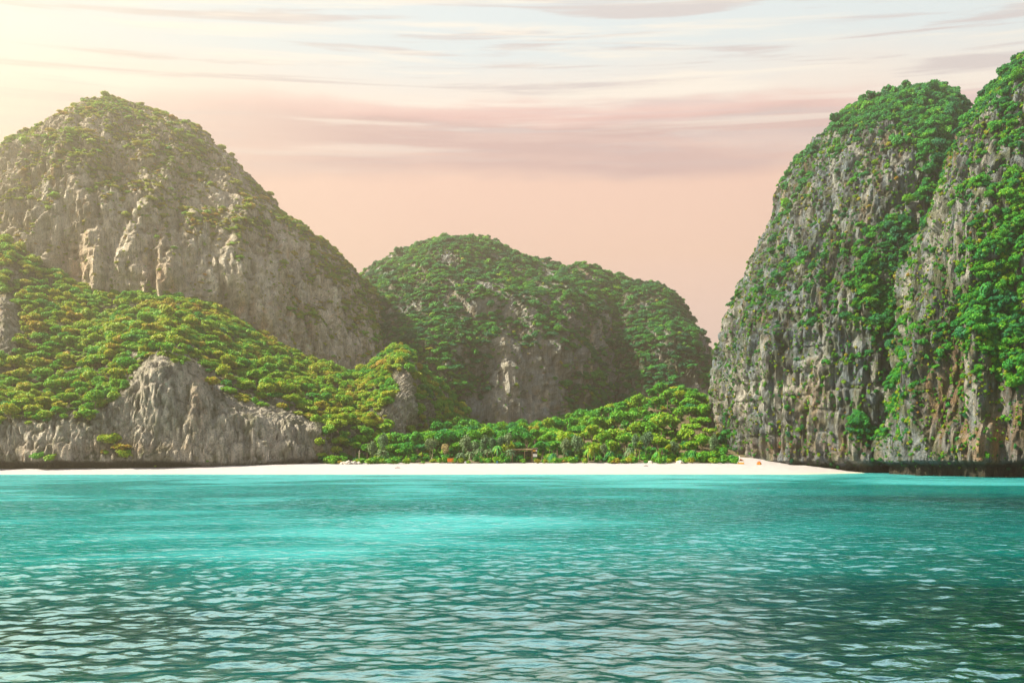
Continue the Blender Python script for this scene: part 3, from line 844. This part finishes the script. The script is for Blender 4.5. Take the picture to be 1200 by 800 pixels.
PROTO = {}
def remember(key, tree):
    PROTO.setdefault(key, [c for c in tree.children if c.name.startswith('crown')][0])


# headland: the 150 largest-looking trees, each a thing of its own
p, nn, m, rnd = scatter_points('headland', 7200, 11, lambda px, py, m, z: m ** 1.5)
hpx, hpy = proj(p)
size = np.clip(rnd.lognormal(0.55, 0.34, len(p)), 0.9, 3.0)
tone_h = np.clip(0.66 + 0.20 * fbm(p / 14.0 + 80, 2) + rnd.normal(0, .11, len(p)), 0.05, 0.90)
show = size / p[:, 1] * ((hpx > 5) & (hpx < 540) & (hpy > 300))
order = np.argsort(-show)
single = order[:150]; rest = order[150:]
for j, i in enumerate(single):
    k = j % 8
    band = 'on the wooded bench below the great dome' if hpy[i] < 400 else 'on the wooded headland above its sea cliff'
    yel = tone_h[i] > 0.68
    big = 'broad ' if size[i] > 2.95 else 'small '
    col_ = big + ('yellow-green' if yel else 'deep green')
    t = make_tree('jungle_tree', col_ + ' round-crowned jungle tree ' + band, 'tree',
                  col_ + ' trees ' + band, Vector(p[i]) - Vector((0, 0, 0.6)),
                  size[i] * 1.75, size[i], JUNGLE[k], TRUNK[j % 4], tone_h[i])
    remember(('j', k), t)
JP = [PROTO[('j', k)] for k in range(8)]


def lay(hill, label, jobs):
    """several layers of plants on one hill joined into one ground-covering object"""
    PS, RS, SS, KS, TS = [], [], [], [], []
    for (cnt, seed, keep, smin, smed, smax, lean, tfun, kinds, zs) in jobs:
        r = scatter_points(hill, cnt, seed, keep)
        if r is None: continue
        p, nn, m, rnd = r
        s = np.clip(rnd.lognormal(math.log(smed), 0.42, cnt), smin * 0.7, smax * 1.15)
        ro, rz = orient(nn, rnd, lean); ro[:, 2] = rz
        PS.append(p - np.stack([np.zeros(cnt), np.zeros(cnt), s * 0.35], 1) + nn * (s * 0.12)[:, None])
        RS.append(ro); q_ = rnd.uniform(0.65, 1.45, cnt); SS.append(np.stack([s * q_, s / q_, s * zs * rnd.uniform(.65, 1.35, cnt)], 1))
        KS.append(np.array(kinds)[rnd.randint(0, len(kinds), cnt)]); TS.append(np.clip(tfun(p, rnd), 0.03, 1.0))
    return PS, RS, SS, KS, TS


def cover(name, hill, label, jobs, extra=None):
    PS, RS, SS, KS, TS = lay(hill, label, jobs)
    if extra is not None:
        for lst, v in zip((PS, RS, SS, KS, TS), extra): lst.append(v)
    c = np.concatenate
    return scatter(name, label, c(PS), c(RS), c(SS), c(KS), c(TS), JP + BP)


# beach forest -------------------------------------------------
def inside_hill(x, y, z=4.0):
    for nm in ('headland', 'tall_cliff', 'saddle_hill', 'knob_hill'):
        Q = HILLS[nm][0]
        d2 = (Q[:, 0] - x) ** 2 + (Q[:, 1] - y) ** 2 + (np.maximum(np.abs(Q[:, 2] - z) - 2, 0)) ** 2
        if d2.min() < 2.0: return True
    return False


fr = random.Random(5)
spots = []
tries = 0
while len(spots) < 290 and tries < 9000:
    tries += 1
    D_ = fr.uniform(237, 335); px_ = fr.uniform(375, 850)
    x = xc(px_, D_)
    if px_ < 430 and D_ > 250: continue
    if px_ > 830 and D_ < 262: continue
    if any((x - a) ** 2 + (D_ - b) ** 2 < 3.7 ** 2 for a, b, *_ in spots): continue
    spots.append((x, D_, px_))
spots.sort(key=lambda t: t[1])
n_forest = 0
for (x, D_, px_) in spots:
    if inside_hill(x, D_): continue
    z = float(ground_z(x, D_))
    front = D_ < 247
    r = fr.uniform(2.3, 4.2) if not front else fr.uniform(2.0, 3.2)
    h = fr.uniform(6.0, 9.0) if not front else fr.uniform(4.6, 7.2)
    mound = x > 35 and D_ > 275
    tn = fr.gauss(0.53, 0.12) + (0.02 if px_ > 620 else -0.10)
    tn = min(max(tn, 0.12), 0.85)
    kind = ('broad ' if r > 3.6 else 'narrow ' if r < 2.8 else 'middling ') + ('lime green' if tn > 0.56 else 'mid green' if tn > 0.42 else 'dark green')
    where = 'on the mound behind the beach by the tall cliff' if mound else ('in the front row of the forest behind the beach' if front else 'in the flat forest behind the beach')
    k = fr.randrange(8)
    make_tree('forest_tree', kind + ' spreading tree ' + where, 'tree', kind + ' trees ' + where, (x, D_, z), h, r, JUNGLE[k], TRUNK[fr.randrange(4)], tn, crown_h=r * fr.uniform(1.0, 1.35))
    n_forest += 1

# pale slender trees in front of the forest
for (px_, D_, h, r) in [(437, 233, 5.4, 2.2), (449, 234, 6.6, 2.3), (505, 235, 7.2, 2.4), (545, 234, 6.2, 2.2), (556, 233, 5.2, 1.9), (568, 235, 6.6, 2.0), (577, 234, 6.4, 1.8),
                        (587, 235, 7.2, 1.9), (595, 235, 7.8, 2.0), (662, 236, 5.6, 2.0), (676, 235, 6.6, 2.6), (708, 234, 5.0, 1.6), (744, 235, 6.8, 1.7), (757, 236, 8.2, 2.6), (790, 236, 6.0, 2.2), (836, 232, 6.2, 2.0)]:
    q = at(px_, D_)
    where = 'between the sea cliff and the pale bush' if px_ < 520 else 'left of the plank shelter' if px_ < 600 else 'right of the notice board' if px_ < 720 else 'near the tall cliff'
    make_tree('slender_tree', 'grey-green slender tree with pale trunk ' + where, 'tree', 'slender grey-green trees ' + where, q, h, r, PALE[fr.randrange(4)], PTRUNK[fr.randrange(4)], fr.uniform(.2, .75), crown_h=r * 1.9)
for (px_, D_, h, r, k) in [(448, 231, 4.6, 2.0, 0), (540, 231, 3.8, 1.8, 1), (551, 230.5, 4.4, 2.0, 0), (562, 232, 5.6, 2.0, 1), (572, 231, 5.2, 1.8, 0), (583, 232, 6.2, 2.0, 2), (598, 231.5, 5.0, 1.7, 1), (648, 231, 4.2, 1.9, 3),
                           (690, 232, 5.6, 2.1, 3), (715, 231, 4.6, 1.9, 2), (738, 232, 5.4, 2.0, 1), (770, 231, 4.4, 1.9, 3), (812, 232, 5.0, 2.0, 2)]:
    where = 'left of the plank shelter' if px_ < 600 else 'right of the notice board'
    make_tree('screw_pine', ('grey-green' if k < 2 else 'fresh green') + ' screw pine with arching blade leaves ' + where, 'screw pine',
              ('grey-green' if k < 2 else 'fresh green') + ' screw pines ' + where, at(px_, D_), h, r, FROND[k], PTRUNK[(k + 1) % 4], fr.uniform(.3, .7), crown_h=r * 1.5)
make_tree('dry_bush', 'tan dry round bush above the orange panel', 'bush', 'dry bush', at(522, 232), 5.6, 1.7, DRYC[0], PTRUNK[1], 0.5, crown_h=3.4)

# beach scrub along the top of the sand
scr = []
for j in range(92):
    px_ = fr.uniform(380, 862); D_ = fr.uniform(226.5, 233)
    if 596 < px_ < 640 and D_ > 230: D_ -= 3
    r = fr.uniform(0.8, 1.75); tn = min(0.9, max(0.3, fr.gauss(0.60, 0.11)))
    side = 'left of the plank shelter' if px_ < 598 else ('right of the plank shelter' if px_ < 740 else 'towards the tall cliff')
    kind = 'yellow-green' if tn > 0.6 else 'fresh green'
    t = make_tree('beach_shrub', kind + ' low shrub at the top of the sand ' + side, 'shrub', kind + ' beach shrubs ' + side, at(px_, D_, -0.05), r * 1.0, r, BUSH[j % 4], None, tn, crown_h=r * 1.15)
    remember(('b', j % 4), t)
for (px_, D_, r, tn) in [(392, 229, 2.6, .58), (402, 231, 2.2, .52), (384, 232, 2.2, .55), (848, 231, 2.2, .5), (858, 230, 2.0, .42), (824, 231, 2.8, .52), (838, 233, 2.6, .55)]:
    make_tree('beach_shrub', 'large bright shrub at the foot of the ' + ('sea cliff' if px_ < 500 else 'tall cliff') + ' beside the sand', 'shrub',
              'large shrubs by the ' + ('sea cliff' if px_ < 500 else 'tall cliff'), at(px_, D_, -0.1), r, r, BUSH[fr.randrange(4)], None, tn, crown_h=r * 1.2)
BP = [PROTO[('b', k)] for k in range(4)]
J8 = list(range(8)); B4 = [8, 9, 10, 11]

# lone trees on the skyline of the tall cliff
def skyline(px_, py_, D_, h, r, crown, tn, label):
    x = xc(px_, D_)
    Q = HILLS['tall_cliff'][0]
    sel = np.argmin((Q[:, 0] - x) ** 2 + (Q[:, 1] - D_) ** 2 + 0.05 * (Q[:, 2] - 130) ** 2)
    make_tree('skyline_tree', label, 'tree', 'trees on the skyline of the tall cliff', Vector(Q[sel]) - Vector((0, 0, .5)), h, r, crown, PTRUNK[1], tn, crown_h=r * 1.1)
for (px_, D_, h, r, tn) in [(1094, 272, 6.6, 3.4, .25), (1108, 274, 6.4, 3.0, .22), (1120, 274, 4.8, 2.6, .3), (1136, 272, 6.2, 2.8, .2), (1078, 270, 5.2, 3.0, .3), (1060, 268, 4.4, 2.6, .3), (1042, 266, 4.0, 2.4, .3), (1020, 264, 3.6, 2.2, .3)]:
    skyline(px_, 0, D_, h, r, SPARSE[fr.randrange(3)], tn, 'open-crowned tree standing up on the skyline of the tall cliff')

# headland: the rest of its wood, and creepers on its cliffs
i = rest
s = size[i]
ro, rz = orient(nn[i], rnd, 0.3); ro[:, 2] = rz
qq = rnd.uniform(.7, 1.4, len(i))
extra = (p[i] - np.stack([0 * s, 0 * s, s * 0.3], 1), ro, np.stack([s * qq, s / qq, s * rnd.uniform(.8, 1.5, len(i))], 1), rnd.randint(0, 8, len(i)), tone_h[i])
cover('headland_wood', 'headland', 'dense yellow-green jungle covering the headland', [
    (2400, 12, lambda px, py, m, z: m, 0.8, 1.4, 2.4, 0.4, lambda P, r: 0.58 + 0.2 * fbm(P / 14.0 + 80, 2) + r.normal(0, .12, len(P)), J8 + B4, 1.0),
    (900, 13, lambda px, py, m, z: 0.25 + m, 0.35, 0.6, 1.1, 0.7, lambda P, r: 0.6 + r.normal(0, .13, len(P)), B4, 0.9)], extra)
cover('dome_scrub', 'dome_hill', 'olive scrub and trees clinging to the great dome', [
    (9000, 21, lambda px, py, m, z: m, 0.5, 0.95, 2.4, 0.45, lambda P, r: 0.74 + 0.14 * fbm(P / 20.0 + 80, 2) + r.normal(0, .09, len(P)), J8, 0.85),
    (13000, 22, lambda px, py, m, z: 0.2 + m, 0.3, 0.52, 1.1, 0.7, lambda P, r: 0.76 + r.normal(0, .12, len(P)), B4, 0.8)])
cover('saddle_wood', 'saddle_hill', 'blue-green forest covering the middle hill', [
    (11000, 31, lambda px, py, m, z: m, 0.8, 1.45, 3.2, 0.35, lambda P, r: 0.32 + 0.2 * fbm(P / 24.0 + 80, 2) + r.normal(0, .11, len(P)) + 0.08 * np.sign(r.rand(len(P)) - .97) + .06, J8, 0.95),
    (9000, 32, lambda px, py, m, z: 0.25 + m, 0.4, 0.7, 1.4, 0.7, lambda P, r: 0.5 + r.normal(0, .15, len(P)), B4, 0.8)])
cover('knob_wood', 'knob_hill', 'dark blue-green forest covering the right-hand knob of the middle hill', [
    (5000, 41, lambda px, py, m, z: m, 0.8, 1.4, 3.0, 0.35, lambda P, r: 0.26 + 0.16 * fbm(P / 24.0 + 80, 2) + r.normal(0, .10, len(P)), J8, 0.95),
    (1000, 42, lambda px, py, m, z: 0.12 + m, 0.6, 1.2, 2.0, 0.7, lambda P, r: 0.42 + r.normal(0, .15, len(P)), B4, 0.8)])
cover('far_wood', 'far_hill', 'small patch of forest on the far hill behind the tall cliff', [
    (900, 45, lambda px, py, m, z: m + .3, 1.8, 3.0, 4.4, 0.3, lambda P, r: 0.42 + r.normal(0, .12, len(P)), J8, 0.95)])
cover('tall_cliff_creepers', 'tall_cliff', 'emerald trees and creepers clinging to the tall right-hand cliff', [
    (6500, 51, lambda px, py, m, z: m ** 2, 0.4, 0.78, 1.9, 0.5, lambda P, r: 0.30 + 0.16 * fbm(P / 12.0 + 80, 2) + r.normal(0, .09, len(P)), J8, 1.35),
    (16000, 52, lambda px, py, m, z: 0.05 + m, 0.2, 0.38, 0.9, 0.8, lambda P, r: 0.36 + 0.24 * fbm(P / 10.0 + 90, 2) + r.normal(0, .12, len(P)), B4, 1.4),
    (9000, 53, lambda px, py, m, z: 0.25 * (z > 4.5), 0.16, 0.30, 0.6, 0.9, lambda P, r: 0.58 + r.normal(0, .18, len(P)), B4, 1.4)])
cover('near_cliff_creepers', 'near_cliff', 'green trees and creepers clinging to the near cliff at the end of the bay', [
    (3000, 61, lambda px, py, m, z: m ** 2, 0.4, 0.72, 1.7, 0.5, lambda P, r: 0.36 + 0.2 * fbm(P / 12.0 + 80, 2) + r.normal(0, .09, len(P)), J8, 1.35),
    (13000, 62, lambda px, py, m, z: 0.05 + m, 0.18, 0.32, 0.8, 0.8, lambda P, r: 0.43 + 0.24 * fbm(P / 8.0 + 90, 2) + r.normal(0, .12, len(P)), B4, 1.4),
    (6500, 63, lambda px, py, m, z: 0.25 * (z > 4.5), 0.14, 0.25, 0.5, 0.9, lambda P, r: 0.6 + r.normal(0, .18, len(P)), B4, 1.4)])

# undergrowth between the forest trees
ur = np.random.RandomState(77); n_u = 1500
uD = ur.uniform(234, 335, n_u); upx = ur.uniform(378, 850, n_u); ux = (upx - 600) / F * uD
us = np.clip(ur.lognormal(0.25, 0.3, n_u), 0.6, 2.4)
scatter('undergrowth', 'tangled green undergrowth between the trees behind the beach', np.stack([ux, uD, ground_z(ux, uD) - 0.2], 1),
        np.stack([ur.normal(0, .1, n_u), ur.normal(0, .1, n_u), ur.uniform(0, 6.28, n_u)], 1), np.stack([us, us, us * ur.uniform(.8, 1.5, n_u)], 1),
        ur.randint(8, 12, n_u), np.clip(ur.normal(0.45, 0.12, n_u), .1, .9), JP + BP)

# ------------------------------------------------------------------ small things on the beach
M_WOOD = simple_mat('weathered_wood', (0.34, 0.24, 0.14), 0.85, 0.35, 6.0)
M_DARKWOOD = simple_mat('dark_wood', (0.07, 0.055, 0.045), 0.85, 0.3, 6.0)
M_ORANGE = simple_mat('orange_plastic', (0.80, 0.22, 0.03), 0.5, 0.12, 3.0)
M_RED = simple_mat('red_orange_cloth', (0.78, 0.13, 0.02), 0.7, 0.15, 3.0)
M_AMBER = simple_mat('amber_cloth', (0.72, 0.38, 0.05), 0.7, 0.15, 3.0)
M_WHITE = simple_mat('white_paint', (0.78, 0.77, 0.76), 0.6, 0.08, 3.0)
M_BLUE = simple_mat('blue_plastic', (0.05, 0.25, 0.50), 0.5, 0.1, 3.0)
M_DRIFT = simple_mat('driftwood', (0.22, 0.18, 0.15), 0.9, 0.3, 5.0)
M_STONE = simple_mat('pale_stone', (0.50, 0.46, 0.42), 0.95, 0.3, 1.5)
M_ORSTONE = simple_mat('ochre_stone', (0.42, 0.25, 0.13), 0.95, 0.3, 1.5)


def box_mesh(name, sx_, sy_, sz_, mat, bev=0.02):
    import bmesh
    bm = bmesh.new(); bmesh.ops.create_cube(bm, size=1.0)
    for v in bm.verts: v.co = Vector((v.co.x * sx_, v.co.y * sy_, v.co.z * sz_))
    bmesh.ops.bevel(bm, geom=list(bm.edges), offset=min(bev, 0.2 * min(sx_, sy_, sz_)), segments=1, affect='EDGES')
    me = bpy.data.meshes.new(name); bm.to_mesh(me); bm.free(); me.materials.append(mat)
    return me


def root(name, loc, label, cat, rz=0.0, group=None):
    e = bpy.data.objects.new(name, None); COL.objects.link(e); e.location = loc; e.rotation_euler = (0, 0, rz)
    e['label'] = label; e['category'] = cat
    if group: e['group'] = group
    return e


def part(name, parent, me, loc, rot=(0, 0, 0)):
    o = bpy.data.objects.new(name, me); COL.objects.link(o); o.parent = parent; o.location = loc; o.rotation_euler = rot
    return o


# plank shelter under the trees
sh = root('beach_shelter', at(612, 235.5), 'open wooden plank shelter with flat roof under the trees', 'shelter')
post = box_mesh('post', 0.22, 0.22, 3.5, M_WOOD)
for x_, y_ in ((-2.9, -1.3), (0.7, -1.3), (2.9, -1.3), (-2.9, 1.5), (0.7, 1.5), (2.9, 1.5)): part('post', sh, post, (x_, y_, 1.7))
for y_ in (-1.3, 1.5): part('beam', sh, box_mesh('beam', 6.4, 0.18, 0.26, M_WOOD), (0, y_, 3.58))
plank = box_mesh('roof_plank', 0.36, 3.5, 0.07, M_WOOD)
for k in range(17): part('roof_plank', sh, plank, (-3.2 + k * 0.4, 0.1, 3.76 + 0.015 * (k % 3)), (0.04, 0.01 * ((k * 7) % 3 - 1), 0.01 * ((k * 5) % 3 - 1)))
board = box_mesh('wall_board', 6.0, 0.05, 0.34, M_DARKWOOD)
for k in range(7): part('wall_board', sh, board, (0, 1.64, 0.55 + k * 0.40))
# notice board
nb = root('notice_board', at(627, 233.2), 'tall roofed notice board with white and orange panels beside the shelter', 'notice board')
for x_ in (-0.62, 0.62): part('post', nb, box_mesh('post', 0.14, 0.14, 4.2, M_DARKWOOD), (x_, 0, 2.0))
part('panel', nb, box_mesh('panel', 1.2, 0.08, 0.85, M_WHITE), (0, -0.09, 2.15))['label'] = 'white lower panel'
part('panel', nb, box_mesh('panel', 0.78, 0.08, 0.55, M_AMBER), (-0.2, -0.09, 3.55))['label'] = 'orange upper panel'
part('panel', nb, box_mesh('panel', 0.38, 0.08, 0.55, M_WHITE), (0.40, -0.09, 3.55))['label'] = 'small white upper panel'
part('back_board', nb, box_mesh('back_board', 1.24, 0.05, 2.3, M_DARKWOOD), (0, 0.05, 2.9))
for s_ in (-1, 1): part('roof_board', nb, box_mesh('roof_board', 1.7, 0.62, 0.06, M_DARKWOOD), (0, s_ * 0.26, 4.16), (-s_ * 0.5, 0, 0))
# orange panel on dark posts
op = root('orange_panel', at(529.5, 229.6), 'long orange panel on short dark posts under the tan bush', 'panel')
for x_ in (-1.15, 1.15): part('post', op, box_mesh('post', 0.14, 0.14, 1.6, M_DARKWOOD), (x_, 0.08, 0.7))
part('board', op, box_mesh('board', 2.5, 0.08, 1.0, M_ORANGE), (0, 0, 0.95))
part('rail', op, box_mesh('rail', 2.7, 0.10, 0.10, M_DARKWOOD), (0, 0.02, 1.52))
# white cool box, blue barrel
cb = root('cool_box', at(546, 228.8), 'small white box with lid on the sand below the grey-green trees', 'box')
part('body', cb, box_mesh('body', 0.72, 0.5, 0.5, M_WHITE, .05), (0, 0, 0.25)); part('lid', cb, box_mesh('lid', 0.76, 0.54, 0.12, M_WHITE, .04), (0, 0, 0.57))
part('handle', cb, box_mesh('handle', 0.40, 0.05, 0.05, M_BLUE), (0, -0.3, 0.42))


def lathe(name, prof, mat, n=18):
    v, f = [], []
    for (r, z) in prof:
        for k in range(n): v.append((r * math.cos(6.2832 * k / n), r * math.sin(6.2832 * k / n), z))
    for i in range(len(prof) - 1):
        for k in range(n): f.append((i * n + k, i * n + (k + 1) % n, (i + 1) * n + (k + 1) % n, (i + 1) * n + k))
    f.append(tuple(range(n - 1, -1, -1))); f.append(tuple((len(prof) - 1) * n + k for k in range(n)))
    return raw_mesh(name, v, f, mat, True)


bb = root('blue_barrel', at(582.5, 227.2), 'small blue barrel lying low among the beach shrubs', 'barrel')
part('drum', bb, lathe('drum', [(.24, 0), (.29, .04), (.30, .25), (.32, .28), (.30, .31), (.30, .55), (.32, .58), (.29, .62), (.27, .74), (.2, .78)], M_BLUE), (0, 0, 0))
part('cap', bb, lathe('cap', [(.07, 0), (.07, .06), (.05, .07)], M_WHITE), (0.08, 0, 0.78))
# orange and white tent by the tall cliff, with its pole
tn = root('beach_tent', at(868, 227.0), 'small orange and white ridge tent at the foot of the tall cliff', 'tent', -0.25)
def sheet(name, pts, mat, th=0.04):
    n_ = (Vector(pts[1]) - Vector(pts[0])).cross(Vector(pts[2]) - Vector(pts[0])).normalized() * th
    v = [Vector(q) for q in pts] + [Vector(q) + n_ for q in pts]; k = len(pts)
    f = [tuple(range(k - 1, -1, -1)), tuple(range(k, 2 * k))] + [(i_, (i_ + 1) % k, k + (i_ + 1) % k, k + i_) for i_ in range(k)]
    return raw_mesh(name, v, f, mat)
part('canopy', tn, sheet('canopy', [(-1.1, -0.6, 0), (-0.1, -0.7, 1.6), (-0.1, 0.7, 1.6), (-1.1, 0.6, 0)], M_WHITE), (0, 0, 0))['label'] = 'white sloping side'
part('canopy', tn, sheet('canopy', [(-0.1, -0.7, 1.62), (0.95, -0.7, 0.95), (0.95, 0.7, 0.95), (-0.1, 0.7, 1.62)], M_ORANGE), (0, 0, 0))['label'] = 'orange sloping roof'
part('front_flap', tn, sheet('front_flap', [(-0.95, -0.64, 0.05), (0.9, -0.66, 0.05), (0.9, -0.66, 0.5), (-0.6, -0.66, 0.5)], M_AMBER), (0, 0, 0))
part('front_flap', tn, sheet('front_flap', [(-0.58, -0.67, 0.52), (0.9, -0.67, 0.52), (0.9, -0.67, 0.9), (-0.35, -0.67, 0.9)], M_WHITE), (0, 0, 0))
part('back_wall', tn, sheet('back_wall', [(-0.95, 0.62, 0.02), (0.95, 0.64, 0.02), (0.95, 0.64, 0.9), (-0.1, 0.66, 1.55)], M_ORANGE), (0, 0, 0))
wp = root('white_post', at(866.5, 228.2), 'slim white post standing behind the orange and white tent', 'post')
part('shaft', wp, lathe('shaft', [(.12, 0), (.12, 2.3), (.10, 2.34)], M_WHITE, 10), (0, 0, 0)); part('foot', wp, lathe('foot', [(.26, 0), (.24, .12), (.14, .18)], M_STONE, 10), (0, 0, 0))
# red-orange dome tent near the cave
dt = root('dome_tent', at(889.5, 226.5), 'little red-orange dome tent in front of the cliff hollow', 'tent')
part('shell', dt, lathe('shell', [(.68, 0), (.70, .12), (.64, .45), (.5, .72), (.3, .9), (.06, .98)], M_RED, 12), (0, 0, 0))
part('door_flap', dt, sheet('door_flap', [(-.28, -.70, .02), (.28, -.70, .02), (.16, -.60, .58), (-.16, -.60, .58)], M_AMBER), (0, 0, 0))
for k in range(2):
    v, f = [], []
    aa = math.pi / 4 + k * math.pi / 2
    tube(v, f, [(math.cos(aa) * r_, math.sin(aa) * r_, z_) for r_, z_ in ((.72, 0), (.68, .45), (.53, .75), (.3, .94), (0, 1.02), (-.3, .94), (-.53, .75), (-.68, .45), (-.72, 0))], [.025] * 9, 5)
    part('tent_pole', dt, raw_mesh('tent_pole', v, f, M_DARKWOOD, True), (0, 0, 0))
# bare pale trunk, driftwood
v, f = [], []
tube(v, f, [(0, 0, -.3), (.05, 0, 1.4), (-.03, .05, 3.0), (.06, .05, 4.0)], [.17, .15, .12, .07], 8); tube(v, f, [(-.02, .04, 2.8), (.35, 0, 3.6)], [.07, .03], 6)
o = link('dead_trunk', raw_mesh('dead_trunk', v, f, M_PALEBARK, True), None, at(421, 229), label='bare pale dead trunk standing beside the rock at the sea cliff', category='trunk')
for (px_, D_, ln, lab) in [(466, 214.5, 1.5, 'dark driftwood branch lying alone on the open sand'), (757, 219, 1.3, 'thin driftwood stick on the sand below the mound'), (494, 226, 1.8, 'driftwood log at the edge of the plants by the slender trees')]:
    v, f = [], []
    tube(v, f, [(-ln / 2, 0, .02), (-ln * .1, .12, .16), (ln * .25, .02, .12), (ln / 2, .1, .05)], [.05, .10, .09, .03], 7)
    tube(v, f, [(-ln * .1, .12, .16), (ln * .05, -.2, .42)], [.05, .02], 5); tube(v, f, [(ln * .25, .02, .12), (ln * .36, .25, .3)], [.04, .015], 5)
    link('driftwood', raw_mesh('driftwood', v, f, M_DRIFT, True), None, at(px_, D_), label=lab, category='driftwood')


def boulder(loc, r, mat, label, seed, group, flat=0.65):
    import bmesh
    bm = bmesh.new(); bmesh.ops.create_icosphere(bm, subdivisions=3, radius=1.0)
    co = np.array([v.co[:] for v in bm.verts]); d = 1 + 0.32 * fbm(co * 1.1 + seed * 3.7, 3) - 0.18 * np.abs(noise3(co * 2.3 + seed))
    co *= d[:, None]; co[:, 2] *= flat
    for v, c_ in zip(bm.verts, co): v.co = Vector(c_) * r
    me = bpy.data.meshes.new('boulder'); bm.to_mesh(me); bm.free(); me.materials.append(mat)
    link('boulder', me, None, loc, label=label, category='boulder', group=group)
for j, (px_, D_, r) in enumerate([(402, 226.5, 1.0), (408, 226, 1.3), (414, 226.5, 1.1), (420, 227, 0.8)]):
    boulder(at(px_, D_, 0.15), r, M_STONE, 'pale boulder in the heap beside the dead trunk', j, 'pale boulders by the dead trunk')
for j, (px_, D_, r) in enumerate([(797, 228, 1.2), (803, 229, 0.9), (762, 229, 0.9), (731, 228.5, 0.8)]):
    boulder(at(px_, D_, 0.1), r, M_STONE, 'pale boulder among the shrubs towards the tall cliff', 10 + j, 'pale boulders among the shrubs')
boulder(Vector((xc(1180, 172), 172, 0.1)), 0.75, M_ORSTONE, 'small ochre rock standing out of the sea below the near cliff', 31, 'sea rock')

# ------------------------------------------------------------------ air
hm, ht, hout = new_mat('haze')
vol = ht.add('ShaderNodeVolumePrincipled')
vol.inputs['Color'].default_value = (1.0, 0.90, 0.70, 1); vol.inputs['Density'].default_value = 0.00064
vol.inputs['Anisotropy'].default_value = 0.77
ht.link(vol.outputs[0], hout.inputs['Volume'])
bx = [(x, y, z) for x in (-1510, 1510) for y in (-610, 1510) for z in (-8, 222)]
hz = raw_mesh('haze', bx, [(0, 1, 3, 2), (4, 6, 7, 5), (0, 4, 5, 1), (2, 3, 7, 6), (0, 2, 6, 4), (1, 5, 7, 3)], hm)
link('haze', hz, kind='stuff', label='warm evening haze filling the bay', category='haze')
